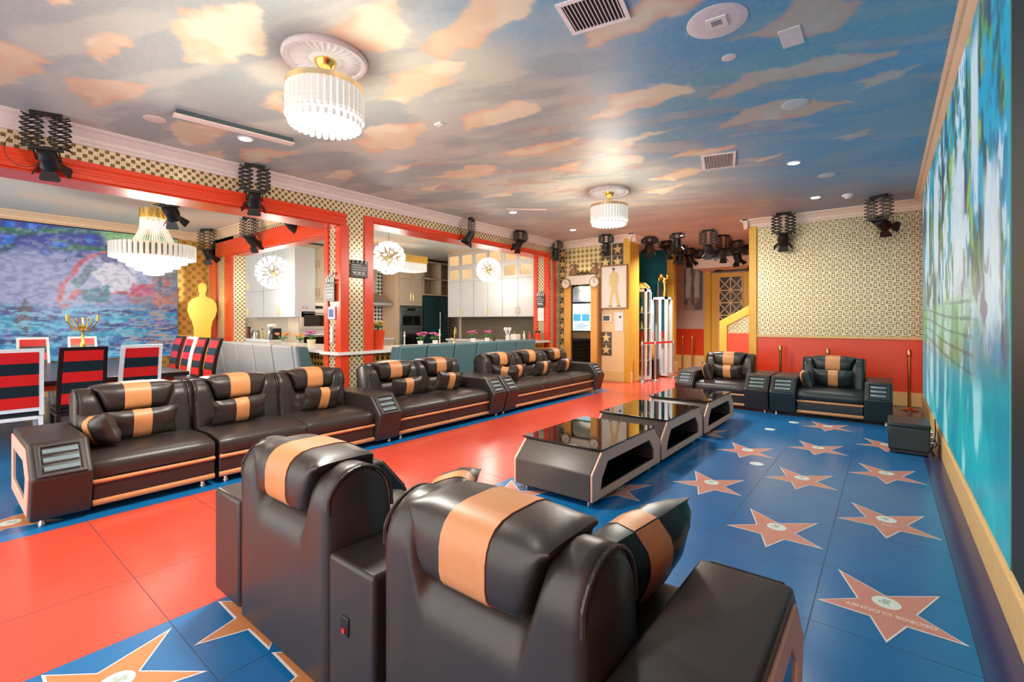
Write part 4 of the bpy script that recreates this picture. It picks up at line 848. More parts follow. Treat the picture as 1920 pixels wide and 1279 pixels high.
SP = [(-6.62, .77, .36, 'spotlight nearest the camera at the far left, cable looping below it', PI/2-.35, PL, 6, 50, 1, True),
 (-6.62, 2.77, .36, 'spotlight over the middle of the dining opening header', PI/2-.3, PL, 6, 45, 1, False),
 (-6.62, 6.98, .28, 'spotlight hanging before the kitchen opening header', PI/2+.5, None, 5, 30, 1, False),
 (-6.62, 8.62, .24, 'spotlight at the far end of the kitchen header', PI/2-.4, None, 5, 60, 1, False),
 (-5.3, 10.3, .2, 'spotlight in front of the upper star tiles on the entry wall', .6, None, 4, 20, 1, False),
 (-6.75, 10.3, .2, 'spotlight in the corner above the column of star tiles', .6, None, 4, 20, 1, False),
 (-8.6, 2.35, .3, 'spotlight beside the dining chandelier, behind the red beam', .8, BL, 5, 40, 1.1, False),
 (-12.1, 4.02, .42, 'green-lit spotlight above the gold standee', .6, GL, 6, 35, 1.1, False),
 (-10.0, 4.07, .36, 'spotlight before the pass-through header, in the dining corner', .4, PL, 6, 55, 1.1, False),
 (-8.6, 4.2, .25, 'spotlight at the near end of the pass-through beam', .2, PL, 4, 60, 1.1, False),
 (-1.56, 10.4, .36, 'spotlight before the left part of the maze wall', .2, None, 6, 35, 1.1, False),
 (-.1, 9.95, .36, 'spotlight in the far right ceiling corner by the video wall', -.5, None, 6, 65, 1.1, False),
 (-4.6, 11.25, .14, 'red spotlight at the near end of the corridor, left row', .5, RL, 3, 50, 1.15, False),
 (-4.5, 12.1, .14, 'unlit spotlight second along the left corridor row', -.3, None, 3, 60, 1.15, False),
 (-3.9, 11.2, .12, 'short spotlight beside the corridor downlight', .1, None, 2, 10, 1, False),
 (-4.45, 13.0, .16, 'pink-lit spotlight above the corridor post', .4, RL, 3, 20, 1.15, False),
 (-4.45, 13.75, .16, 'pale green spotlight past the corridor post', -.2, GL, 3, 30, 1.15, False),
 (-4.3, 14.3, .16, 'dark red spotlight above the tall poster', .2, RL, 3, 40, 1.15, False),
 (-3.9, 14.75, .2, 'violet-dark spotlight left of the door sign', 0, None, 3, 20, 1.15, False),
 (-3.2, 11.25, .3, 'green-lit spotlight first in the right corridor row', .1, GL, 6, 25, 1.1, False),
 (-3.1, 12.15, .3, 'red-lit spotlight second in the right corridor row', .7, RL, 6, 30, 1.1, False),
 (-3.05, 13.2, .3, 'green-lit spotlight third in the right corridor row', -.4, GL, 6, 25, 1.1, False),
 (-2.95, 14.1, .34, 'pale-lit spotlight last in the right corridor row', -.5, PL, 6, 40, 1.1, False)]
for x, y, e, lb, yaw, ln, rows, tl_, s_, cb in SP: spotlight(x, y, e, lb, yaw, ln, rows, ZC, tl_, .105, sc_=s_, cable=cb)
# ------------------------------------------------------------------ dining chandelier and kitchen lamps
def tiered_chandelier(x, y):
    r = empty('tiered_chandelier', (x, y, ZC), 0, 'gold crowned crystal chandelier over the dining table', 'chandelier')
    m = MB(); m.lathe([(.12, 0), (.12, -.02), (.06, -.06), (.02, -.07)], (0, 0, 0), 24); m.cyl((0, 0, -.06), (0, 0, -.3), .012); m.build('canopy', GOLD, r, smooth=True)
    for k in range(16):
        a = 2*PI*k/16; m = MB(); m.M = Matrix.Rotation(a, 4, 'Z') @ Matrix.Translation((.19, 0, 0)); m.prism([(-.022, -.26), (.022, -.26), (.028, -.34), (.018, -.42), (-.018, -.42), (-.028, -.34)], 'x', -.006, .006); m.build('crown_leaf', GOLD, r)
    m = MB()
    for k in range(44):
        a = 2*PI*k/44; p = [(.18*math.cos(a), .18*math.sin(a), -.42), (.19*math.cos(a), .19*math.sin(a), -.6), (.3*math.cos(a), .3*math.sin(a), -.85)]; m.tube(p, .008, 5)
    m.build('crystal_strands', pm('crystal_dim', (.8, .78, .7), .15, 0, .1, 20, emit=(1, .93, .8), es=.16), r)
    m = MB(); m.ring([(.56*math.cos(2*PI*k/40), .56*math.sin(2*PI*k/40)) for k in range(40)], [(.53*math.cos(2*PI*k/40), .53*math.sin(2*PI*k/40)) for k in range(40)], 'z', -.88, -.86); m.build('gold_ring', GOLD, r)
    p = None
    for k in range(48):
        a = 2*PI*k/48
        if p is None: m = MB(); m.prism([(-.022, -.012), (.022, -.012), (.022, .012), (-.022, .012)], 'z', -1.08, -.85); p = c = m.build('crystal_bar', CRYST, r)
        else: c = p.copy(); C.objects.link(c); c.parent = r
        c.location = (.57*math.cos(a), .57*math.sin(a), 0); c.rotation_euler = (0, 0, a+PI/2)
    m = MB(); m.lathe([(.5, -.88), (.54, -1.06)], (0, 0, 0), 40); m.build('inner_band', pm('band_amber', (.3, .24, .12), .4), r)
    m = MB(); prof = []
    for k, (rr, zz) in enumerate(((.54, -1.06), (.46, -1.1), (.46, -1.14), (.36, -1.16), (.36, -1.21), (.25, -1.23), (.25, -1.27), (.14, -1.29), (.14, -1.33), (.05, -1.35))): prof.append((rr, zz))
    m.lathe(prof, (0, 0, 0), 36); m.build('crystal_bowl', pm('lit_bowl', (.9, .9, .88), .3, 0, .3, 60, emit=(1, .98, .95), es=1.6), r)
    plight('dining_glow', (0, 0, -1.55), P_DINE, (1, .9, .75), .3, r); plight('dining_up_glow', (0, 0, -.5), P_DINE*.05, (1, .88, .7), .2, r)
tiered_chandelier(-9.45, 2.37)
def pendant(x, y, zc, R, label, n=70, power=60):
    r = empty('pendant_lamp', (x, y, ZC), 0, label, 'lamp', 'dandelion pendant lamps in the kitchen'); d = zc-ZC
    m = MB(); m.lathe([(.09, 0), (.09, -.02), (.02, -.04)], (0, 0, 0), 20); m.cyl((0, 0, -.03), (0, 0, d), .008); m.sph((0, 0, d), .05); m.build('gold_stem', GOLD, r, smooth=True)
    m = MB(); m2 = MB()
    for k in range(n):
        ph = math.acos(1-2*(k+.5)/n); th = PI*(1+5**.5)*k; dv = Vector((math.cos(th)*math.sin(ph), math.sin(th)*math.sin(ph), math.cos(ph))); c = Vector((0, 0, d))
        m.cyl(c, c+dv*R*.85, .004, n=4); u = dv.orthogonal().normalized(); v = dv.cross(u); p0 = c+dv*R*.7; q = c+dv*R
        for (aa, bb) in ((u, v), (v, u)):
            m2.loft([[tuple(p0+aa*.008), tuple(p0+bb*.004), tuple(p0-aa*.008), tuple(p0-bb*.004)], [tuple(q+aa*.045), tuple(q+bb*.006), tuple(q-aa*.045), tuple(q-bb*.006)]])
    m.build('wire_stems', pm('wire_silver', (.6, .55, .45), .3, 1), r); m2.build('glass_petals', pm('lit_petal', (.9, .9, .88), .3, 0, .1, 10, emit=(1, .97, .92), es=.9), r)
    plight('pendant_glow', (0, 0, d-R-.1), power, (1, .92, .8), .2, r)
pendant(-12.2, 5.55, 2.74, .42, 'dandelion pendant before the white cabinets, left end', 80, P_KIT); pendant(-8.45, 6.3, 2.87, .36, 'dandelion pendant nearest the mosaic pier', 80, P_KIT); pendant(-8.3, 9.4, 2.86, .33, 'dandelion pendant before the glass-fronted cabinets', 80, P_KIT*.7)
r = empty('island_chandelier', (-10.4, 7.9, ZC), 0, 'long crystal chandelier with gold rim behind the dandelion pendant', 'chandelier')
m = MB(); m.ring([(-.3, -.95), (.3, -.95), (.3, .95), (-.3, .95)], [(-.28, -.93), (.28, -.93), (.28, .93), (-.28, .93)], 'z', -.5, -.3); m.cyl((0, -.5, -.3), (0, -.5, 0), .01); m.cyl((0, .5, -.3), (0, .5, 0), .01); m.box(-.3, -.02, -.32, .3, .02, -.3); m.build('gold_rim', GOLD, r)
m = MB()
for k in range(27): m.box(.25, -.94+.07*k, -.72, .29, -.89+.07*k, -.5); m.box(-.29, -.94+.07*k, -.72, -.25, -.89+.07*k, -.5)
for k in range(8): m.box(-.28+.07*k, -.95, -.72, -.23+.07*k, -.92, -.5); m.box(-.28+.07*k, .92, -.72, -.23+.07*k, .95, -.5)
m.build('crystal_curtain', CRYST, r); m = MB(); m.box(-.24, -.9, -.66, .24, .9, -.52); m.build('diffuser', LAMPW, r); plight('island_glow', (0, 0, -.95), P_KIT*1.3, (1, .93, .82), .3, r)
# ------------------------------------------------------------------ dining furniture
STR_R = pm('red_upholstery', (.62, .015, .012), .3); STR_B = pm('black_upholstery', (.012, .02, .025), .3); FR_W = pm('white_lacquer', (.75, .78, .8), .3); FR_D = pm('dark_lacquer', (.02, .008, .006), .3)
def dining_chair(x, y, rz, fr, label, z=0):
    key = 'dc'+fr.name
    if key in _cache: r = copy_tree(_cache[key]); r.location = (x, y, 0); r.rotation_euler = (0, 0, rz); r['label'] = label; return r
    r = empty('dining_chair', (x, y, 0), rz, label, 'chair', 'high-backed striped dining chairs'); _cache[key] = r
    def bp(z): return -.2-.14*max(0, (z-.45))/.75-.03*math.sin(min(1, max(0, (z-.45)/.75))*PI)*-1
    def hw(z): return .225-.02*(z-.45)
    def slab(xa, xb, z0, z1, t0, t1, nm, mat, par):
        m = MB(); N = max(1, int((z1-z0)/.08)); secs = []
        for k in range(N+1):
            z = z0+(z1-z0)*k/N; y = bp(z); secs.append([(xa(z), y+t0, z), (xb(z), y+t0, z), (xb(z), y+t1, z), (xa(z), y+t1, z)])
        m.loft(secs); return m.build(nm, mat, par)
    fw = .04
    slab(lambda z: -hw(z), lambda z: -hw(z)+fw, .45, 1.2, -.022, .022, 'back_post', fr, r); slab(lambda z: hw(z)-fw, lambda z: hw(z), .45, 1.2, -.022, .022, 'back_post', fr, r)
    slab(lambda z: -hw(z)+fw, lambda z: hw(z)-fw, 1.16, 1.2, -.022, .022, 'top_rail', fr, r); slab(lambda z: -hw(z)+fw, lambda z: hw(z)-fw, .5, .54, -.022, .022, 'bottom_rail', fr, r)
    for k in range(5):
        z1 = 1.16-.124*k; slab(lambda z: -hw(z)+fw, lambda z: hw(z)-fw, z1-.122, z1, -.028, .03, 'back_stripe', STR_R if k % 2 == 0 else STR_B, r)
    m = MB(); m.box(-.22, -.2, .4, .22, .25, .44); m.build('seat_frame', fr, r, bevel=.006)
    m = MB(); m.box(-.215, -.19, .44, .215, .24, .5); m.build('seat_pad', STR_B, r, bevel=.02)
    for sx in (-1, 1):
        for sy in (-1, 1): m = MB(); m.loft([[(sx*.2+a*.02, sy*.2+.02+b*.02, .42) for a, b in ((-1, -1), (1, -1), (1, 1), (-1, 1))], [(sx*.2+a*.014, sy*.2+.02+b*.014+(-.03 if sy < 0 else 0), 0) for a, b in ((-1, -1), (1, -1), (1, 1), (-1, 1))]]); m.build('leg', fr, r)
    return r
dining_chair(-7.62, .62, PI/2, FR_W, 'white framed striped chair cut by the left picture edge, near row'); dining_chair(-7.6, 1.16, PI/2, FR_D, 'dark framed striped chair in the near row'); dining_chair(-7.75, 1.74, PI/2, FR_W, 'white framed striped chair at the right of the near row')
dining_chair(-11.95, .62, -PI/2, FR_W, 'white framed striped chair of the far row, at the left picture edge'); dining_chair(-11.95, 1.25, -PI/2, FR_W, 'white framed striped chair in the far row between two near chairs'); dining_chair(-11.95, 1.93, -PI/2, FR_W, 'white framed striped chair in the far row behind the candelabra')
for i, (x, f, lb) in enumerate(((-10.95, FR_D, 'leftmost dark framed striped chair at the table end'), (-10.3, FR_W, 'white framed striped chair among dark ones at the table end'), (-9.7, FR_D, 'dark framed striped chair at the table end, second from its right'), (-9.1, FR_D, 'rightmost dark framed striped chair at the table end'))):
    dining_chair(x, 2.85, PI, f, lb)
r = empty('dining_table', (-9.8, .9, 0), 0, 'large dark dining table behind the striped chairs', 'table')
m = MB(); m.box(-1.75, -1.6, .7, 1.75, 1.55, .76); m.build('table_top', FR_D, r, bevel=.01)
m = MB(); m.box(-1.6, -1.45, .62, 1.6, 1.4, .7); m.build('apron', REDP, r)
for sx in (-1, 1):
    for sy in (-1, 1): m = MB(); m.box(sx*1.2-.12, sy*1.1-.12, 0, sx*1.2+.12, sy*1.1+.12, .62); m.build('table_leg', FR_D, r)
m = MB(); m.box(-1.3, -1.5, .35, -1.1, 1.4, .5); m.build('yellow_stretcher', pm('yellow_lacquer', (.8, .55, .03), .4), r)
def candelabra(x, y, z):
    r = empty('candelabra', (x, y, z), .6, 'gold many-armed candelabra on the dining table', 'candelabra')
    m = MB(); m.lathe([(.09, 0), (.085, .02), (.03, .05), (.02, .1), (.045, .14), (.02, .2), (.03, .28), (.045, .33), (.02, .4), (.018, .6), (.05, .64), (.015, .68), (.02, .8)], (0, 0, 0), 16); m.build('stem', GOLD, r, smooth=True)
    for k in range(4):
        for R, zt in ((.14, .72), (.27, .78)):
            a = k*PI/2+(.3 if R < .2 else 0); pts = [(R*math.cos(a)*t, R*math.sin(a)*t, .6-.08*math.sin(t*PI)+.14*t) for t in [j/6 for j in range(7)]]; m = MB(); m.tube(pts, .008, 6); m.cyl(pts[-1], (pts[-1][0], pts[-1][1], zt+.06), .012, .02, 8); m.build('branch', GOLD, r, smooth=True)
    return r
candelabra(-10.7, 1.69, .76)
# gold standee: plain statuette outline, thick board on a black plinth
r = empty('gold_standee', (-12.15, 3.95, 0), math.radians(72), 'tall flat gold statuette cut-out standing in the dining corner', 'standee')
half = [(0, 2.37), (.06, 2.35), (.085, 2.28), (.08, 2.18), (.055, 2.12), (.07, 2.06), (.2, 2.0), (.27, 1.9), (.285, 1.75), (.25, 1.6), (.2, 1.5), (.17, 1.35), (.16, 1.1), (.135, .85), (.13, .72), (.22, .7), (.26, .6), (.29, .42), (.29, .38), (0, .38)]
m = MB(); m.prism([(x, z) for x, z in half]+[(-x, z) for x, z in half[-2:0:-1]], 'y', -.02, .02); m.build('figure_board', pm('yellow_gold', (.9, .58, .05), .35, .1), r, bevel=.006)
m = MB(); m.box(-.3, -.1, 0, .3, .16, .38); m.build('plinth', BLACK, r)
# ------------------------------------------------------------------ bar benches
TEALF = pm('teal_velvet', (.1, .2, .22), .55, 0, .15, 30); GREYF = pm('grey_velvet', (.36, .36, .36), .6, 0, .1, 30)
def bench(x, y, rz, widths, label, mat, endmat):
    L = sum(widths); r = empty('banquette', (x, y, 0), rz, label, 'bench', 'high-backed bar benches'); prof = [(.02, 1.06), (.2, 1.06), (.26, .85), (.36, .56), (.44, .5), (.44, .08), (.16, .08)]
    m = MB(); m.prism(prof, 'x', 0, L); m.build('bench_frame', endmat, r, bevel=.015)
    x0 = 0
    for w_ in widths:
        m = MB(); m.prism([(-.02, 1.06), (.04, 1.09), (.2, .1), (.12, .1)], 'x', x0+.02, x0+w_-.02); m.build('back_panel', mat, r, bevel=.02); x0 += w_
    m = MB(); m.box(.05, .2, .0, L-.05, .4, .08); m.build('plinth', DARK, r)
    return r
bench(-11.64, 3.88, 0, [.76]*5+[.14], 'grey panelled high bench backing onto the dining area', GREYF, TEALF)
bench(-6.4, 4.98, PI/2, [.62, .68, .62, .62, .68, .72], 'teal panelled high bench along the kitchen opening', TEALF, TEALF)
# ------------------------------------------------------------------ bar counter and kitchen
COUNT = pm('white_quartz', (.85, .8, .74), .2, 0, .05, 8)
m = MB()
for b in ((-11.48, 4.24, -7.36, 5.4), (-7.36, 4.1, -6.8, 4.16), (-6.84, 4.16, -6.8, 4.82), (-7.36, 4.82, -6.8, 5.4), (-7.36, 4.16, -7.35, 4.24), (-7.95, 5.4, -6.8, 10.1)): m.box(b[0], b[1], .95, b[2], b[3], 1.0)
tag(m.build('bar_counter', COUNT, None), 'long white L-shaped bar counter wrapping the mosaic pier', 'counter')
r = empty('bar_cabinet', (-9, 4.5, 0), 0, 'bar front with amber diagonal mosaic below the white counter', 'cabinet')
m = MB(); m.prism([(-11.48, 4.38), (-7.37, 4.38), (-7.37, 5.3), (-11.48, 5.3)], 'z', 0, .95); pin(m.build('bar_front', MOSB), r); m = MB(); m.box(-7.85, 4.82, 0, -6.93, 10.05, .95); pin(m.build('bar_front', MOSB), r)
CABW = pm('cabinet_white', (.64, .62, .61), .35, 0, .04)
def wall_cabinet(x, y, w_, z0, zs, z1, label, glass, depth=.55, doors=2):
    r = empty('wall_cabinet', (x, y, z0), 0, label, 'cabinet', 'white kitchen wall cabinets'); H = z1-z0
    m = MB(); m.box(0, .02, 0, w_, depth, (zs-z0)) ; m.build('carcass', CABW, r)
    if glass: m = MB(); m.box(0, depth-.02, zs-z0, w_, depth, H); m.box(0, .02, H-.03, w_, depth, H); m.box(0, .02, zs-z0, .02, depth, H); m.box(w_-.02, .02, zs-z0, w_, depth, H); m.box(0, .05, (zs-z0+H)/2-.01, w_, depth, (zs-z0+H)/2+.01); m.build('open_shelves', pm('cabinet_beige_glow', (.7, .55, .38), .4, emit=(.9, .62, .35), es=.3), r)  # amber emission put into the shelf boards stands in for cabinet lights
    dw = w_/doors
    for k in range(doors):
        m = MB(); m.box(k*dw+.006, 0, .006, (k+1)*dw-.006, .02, zs-z0-.006); d = m.build('door', CABW, r, bevel=.004)
        hx = (k+1)*dw-.06 if k % 2 == 0 else k*dw+.06; m = MB(); m.cyl((hx, -.03, .06), (hx, -.03, .27), .008, n=8); m.cyl((hx, -.03, .08), (hx, 0, .08), .006, n=6); m.cyl((hx, -.03, .25), (hx, 0, .25), .006, n=6); m.build('handle', BRASS, d)
        if glass:
            for j in range(2):
                za = zs-z0+(H-(zs-z0))*j/2; zb = zs-z0+(H-(zs-z0))*(j+1)/2; xa, xb = k*dw+.006, (k+1)*dw-.006
                m = MB(); m.ring([(xa, za+.006), (xb, za+.006), (xb, zb-.006), (xa, zb-.006)], [(xa+.06, za+.07), (xb-.06, za+.07), (xb-.06, zb-.07), (xa+.06, zb-.07)], 'y', 0, .02); gd = m.build('glass_door', CABW, r)
                m = MB(); m.box(xa+.06, .008, za+.07, xb-.06, .012, zb-.07); m.build('pane', GLASS, gd)
        else:
            m = MB(); m.box(k*dw+.006, 0, zs-z0+.006, (k+1)*dw-.006, .02, H-.006); d = m.build('door', CABW, r, bevel=.004)
            m = MB(); m.cyl((hx, -.03, zs-z0+.06), (hx, -.03, zs-z0+.27), .008, n=8); m.build('handle', BRASS, d)
    if not glass: m = MB(); m.box(0, .02, zs-z0, w_, depth, H); m.build('upper_carcass', CABW, r)
    return r
for k, lb in enumerate(('wall cabinet unit with glass upper doors, nearest the fridge passage', 'wall cabinet unit with glass upper doors, middle of three', 'wall cabinet unit with glass upper doors, nearest the red jamb')):
    wall_cabinet(-10.7+1.11*k, 10.2, 1.1, 1.62, 2.7, 3.56, lb, True, .6)
for k, lb in enumerate(('white two-tier wall cabinet at the left, behind the standee', 'white two-tier wall cabinet beside the grey oak tower')):
    wall_cabinet(-15.6+1.82*k, 6.0, 1.8, 1.6, 2.35, 3.45, lb, False, .55)
m = MB(); m.box(-10.7, 10.2, 0, -8.0, 10.82, .9); r = empty('base_cabinet', (-9, 10.2, 0), 0, 'low kitchen cabinet run under the far wall cabinets', 'cabinet'); pin(m.build('carcass', CABW), r); m = MB(); m.box(-10.75, 10.15, .9, -8.0, 10.84, .95); pin(m.build('worktop', COUNT), r)
r = empty('base_cabinet', (-14, 5.9, 0), 0, 'low kitchen cabinet run under the left wall cabinets', 'cabinet'); m = MB(); m.box(-16.2, 5.75, 0, -12.75, 6.55, .95); pin(m.build('carcass', CABW), r); m = MB(); m.box(-16.2, 5.7, .95, -12.75, 6.58, 1.0); pin(m.build('worktop', COUNT), r)
def oven_parts(r, y0, y1, z0, z1, x, mat):
    m = MB(); m.box(x-.5, y0, z0, x, y1, z1); b = m.build('oven_body', mat, r, bevel=.006)
    zc = z1-.14; m = MB(); m.box(x, y0+.3, zc-.03, x+.006, y1-.3, zc+.05); m.build('oven_display', DARK, b)
    for yy in (y0+.08, y0+.18, y1-.18, y1-.08): m = MB(); m.cyl((x, yy, zc), (x+.035, yy, zc), .028, n=14); m.build('knob', STEEL, b, smooth=True)
    for za, zb in ((z1-.72, z1-.24), (z0+.06, z1-.82)):
        m = MB(); m.box(x, y0+.03, za, x+.02, y1-.03, zb); d = m.build('oven_door', mat, r, bevel=.006); m = MB(); m.box(x+.02, y0+.1, za+.08, x+.024, y1-.1, zb-.1); m.build('window_glass', GLASSB, d); m = MB(); m.cyl((x+.05, y0+.06, zb-.05), (x+.05, y1-.06, zb-.05), .012, n=10); m.build('handle', STEEL, d)
def tower(y0, y1, x, label, mat):
    r = empty('oven_tower', (x, y0, 0), 0, label, 'cabinet', 'oak towers with built-in ovens'); m = MB(); m.box(x-.6, y0, 0, x-.02, y1, 3.55); pin(m.build('carcass', OAKG), r)
    ym = (y0+y1)/2
    for a, b in ((y0+.01, ym-.004), (ym+.004, y1-.01)):
        for za, zb in ((2.1, 2.85), (2.86, 3.5)):
            m = MB(); m.box(x-.02, a, za, x, b, zb); d = pin(m.build('door', OAKG, None, bevel=.004), r); hy = b-.05 if a < ym-.1 and b < ym+.1 else a+.05; m = MB(); m.cyl((x+.03, hy, za+.06), (x+.03, hy, za+.28), .008, n=8); h = m.build('handle', BRASS); h.parent = d
    h0 = len(r.children); oven_parts(r, y0+.02, y1-.02, .6, 2.0, x, mat)
    for c in r.children[h0:]: c.matrix_parent_inverse = Matrix.Translation(r.location).inverted()
    return r
tower(6.12, 7.1, -12.0, 'grey oak tower with pale steel oven beside the white cabinets', pm('pale_steel', (.72, .68, .6), .3, .6)); tower(9.35, 10.3, -12.0, 'grey oak tower with dark steel oven beside the range hood', pm('dark_steel', (.22, .27, .26), .3, .8))
r = empty('range_hood', (-12.4, 8.4, 2.0), 0, 'steel range hood before black and white mosaic', 'hood')
m = MB(); m.loft([[(-12.68, 7.75, 1.98), (-12.05, 7.75, 1.98), (-12.05, 9.15, 1.98), (-12.68, 9.15, 1.98)], [(-12.68, 7.75, 2.06), (-12.05, 7.75, 2.06), (-12.05, 9.15, 2.06), (-12.68, 9.15, 2.06)], [(-12.68, 8.15, 2.35), (-12.3, 8.15, 2.35), (-12.3, 8.75, 2.35), (-12.68, 8.75, 2.35)]]); pin(m.build('canopy', STEEL), r); m = MB(); m.box(-12.68, 8.2, 2.35, -12.32, 8.7, 3.5); pin(m.build('flue', STEEL), r)
m = MB(); m.box(-12.68, 9.2, 0, -12.0, 9.34, 3.5); tag(m.build('oak_end_panel', wood_mat('warm_oak', (.62, .4, .24), (.72, .5, .32), (1, 1, 6))), 'tall warm oak end panel between hood and oven tower', 'panel')
r = empty('base_cabinet', (-12.4, 8, 0), 0, 'low kitchen cabinet run under the range hood', 'cabinet'); m = MB(); m.box(-12.68, 7.12, 0, -12.02, 9.18, .93); pin(m.build('carcass', OAKG), r); m = MB(); m.box(-12.68, 7.12, .93, -12.0, 9.18, .98); pin(m.build('worktop', COUNT), r)
r = empty('fridge', (-12.3, 10.9, 0), 0, 'tall dark teal steel fridge with a long pale handle', 'fridge'); m = MB(); m.box(-12.65, 10.35, 0, -12.02, 11.4, 2.35); pin(m.build('fridge_body', pm('teal_steel', (.02, .07, .07), .3, .4)), r)
for a, b in ((10.36, 10.95), (10.96, 11.39)): m = MB(); m.box(-12.02, a, .05, -11.98, b, 2.3); pin(m.build('door', pm('teal_steel2', (.03, .09, .09), .25, .4)), r)
m = MB(); m.cyl((-11.93, 11.02, .8), (-11.93, 11.02, 1.8), .02, n=10); m.cyl((-11.93, 11.02, .85), (-11.98, 11.02, .85), .012); m.cyl((-11.93, 11.02, 1.75), (-11.98, 11.02, 1.75), .012); pin(m.build('handle', STEEL), r)
r = empty('shelf_unit', (-12.3, 10.9, 2.36), 0, 'open grey oak shelves above the fridge', 'shelf')
m = MB(); m.box(-12.65, 10.33, 2.36, -12.6, 11.9, 3.5)
for z in (2.36, 2.9, 3.46): m.box(-12.6, 10.33, z, -12.0, 11.9, z+.04)
for y in (10.33, 11.1, 11.86): m.box(-12.6, y, 2.4, -12.0, y+.04, 3.46)
pin(m.build('shelf_boards', OAKG), r)
bpy.data.objects.remove(bpy.data.objects['wall_kitchen_north']); bpy.data.objects.remove(bpy.data.objects['wall_kitchen_west'])
BSP = pm('brown_mosaic_backsplash', (.16, .12, .08), .3, 0, .8, 130)
struct(boxobj('wall_kitchen_north', (-10.75, 10.85, 0, XB, 11.0, ZC), BSP), 'dark speckled kitchen wall'); struct(boxobj('wall_kitchen_passage', (-10.85, 10.85, 0, -10.75, 12.4, ZC), BEI), 'beige passage wall of the kitchen')
struct(boxobj('wall_kitchen_far', (-13, 12.2, 0, -10.8, 12.4, ZC), BEI), 'far wall of the kitchen passage'); struct(boxobj('wall_kitchen_west', (-12.9, 6.6, 0, -12.7, 12.4, ZC), MOSK), 'black and white diagonal mosaic kitchen wall')
# ------------------------------------------------------------------ things on the counters
def flowers(x, y, z, col, label, pot=WHITE, pr=.06, ph=.1, fr_=.12, n=9, h=.16, seed=1, group='flower pots on the bar counter'):
    r = empty('potted_flowers', (x, y, z), 0, label, 'flowers', group); rd = random.Random(seed)
    m = MB(); m.lathe([(pr*.75, 0), (pr, ph), (pr*.85, ph), (pr*.8, ph*.8)], (0, 0, 0), 16); m.build('pot', pot, r, smooth=True)
    m = MB(); b = MB()
    for k in range(n):
        a = rd.random()*2*PI; q = rd.random()**.5*fr_; p = (q*math.cos(a), q*math.sin(a), ph+h*(.6+rd.random()*.5)); m.cyl((0, 0, ph*.8), p, .004, n=5)
        for j in range(5): t = 2*PI*j/5+a; b.sph((p[0]+.022*math.cos(t), p[1]+.022*math.sin(t), p[2]), .02, 6, 4, 1, 1, .6)
        t = a+1; L = MB(); m.prism([(q*.3*math.cos(t)-.01, 0), (q*.3*math.cos(t)+.01, 0), (q*math.cos(t)*.9, .1)], 'z', ph+.02, ph+.024) if False else m.sph((q*.7*math.cos(t), q*.7*math.sin(t), ph+.04+.03*rd.random()), .03, 6, 4, 1.4, .5, .35)
    m.build('leaves', pm('leaf_green', (.06, .22, .04), .5), r); b.build('blossoms', pm('petal_%d%d%d' % tuple(int(c*9) for c in col), col, .5), r); return r
Z1 = 1.0
PINK = (.75, .12, .35); MAG = (.6, .06, .45); ORG = (.85, .25, .08)
flowers(-7.35, 6.25, Z1, PINK, 'pink orchid pot on the counter, left of its pair by the candles', seed=1); flowers(-7.35, 6.65, Z1, PINK, 'pink orchid pot on the counter, right of its pair by the candles', seed=2)
flowers(-7.5, 7.95, Z1, PINK, 'pink orchid pot right of the gold tap', seed=3); flowers(-7.5, 8.45, Z1, PINK, 'pink orchid pot beside the white utensils', seed=4)
flowers(-9.3, 5.0, Z1, MAG, 'magenta orchid in a pale basket on the pass-through counter', pm('basket', (.7, .6, .4), .6), .09, .12, seed=5); flowers(-10.75, 5.1, Z1, ORG, 'orange red flowers on the pass-through counter, left', GLASS, .05, .06, .16, 12, seed=6); flowers(-10.05, 5.15, Z1, (.9, .45, .1), 'yellow orange flowers on the pass-through counter', GLASS, .05, .06, .13, 10, seed=7)
flowers(-8.0, 4.95, Z1, (.85, .3, .25), 'coral flowers beside the pier on the pass-through counter', WHITE, .06, .08, .13, 10, seed=8)
flowers(-7.05, 5.0, Z1, (.85, .6, .05), 'yellow flowers in a tall red pot beside the pier', REDP, .15, .34, .16, 14, .14, 9, 'flower pots on the bar counter')
def faucet(x, y, z, rz, h, label):
    r = empty('faucet', (x, y, z), rz, label, 'tap', 'gold kitchen taps'); m = MB(); m.tube([(0, 0, 0), (0, 0, h*.7)]+[(.1-.1*math.cos(t), 0, h*.7+.1*math.sin(t)) for t in [PI*k/8 for k in range(9)]]+[(.2, 0, h*.55)], .014, 8); m.build('spout', BRASS, r, smooth=True)
    m = MB(); m.lathe([(.03, 0), (.03, .03), (.018, .05)], (0, 0, 0), 14); m.build('base', BRASS, r, smooth=True); m = MB(); m.cyl((0, .02, .08), (0, .09, .12), .008); m.build('lever', BRASS, r); return r
faucet(-8.6, 5.15, Z1, -.3, .42, 'tall gold tap on the pass-through counter'); faucet(-7.65, 7.5, Z1, 2.2, .36, 'gold tap on the long kitchen counter between orchids')
def turned(name, x, y, z, prof, mat, label, cat, group=None, cap=None):
    r = empty(name, (x, y, z), 0, label, cat, group); m = MB(); m.lathe(prof, (0, 0, 0), 14); m.build('body', mat, r, smooth=True)
    h = prof[-1][1]
    if cap: m = MB(); m.lathe([(prof[-1][0]*1.25, h), (prof[-1][0]*1.25, h+.03)], (0, 0, 0), 12); m.build('cap', cap, r, smooth=True)
    return r
BOT = [(.035, 0), (.036, .14), (.014, .19), (.013, .25)]
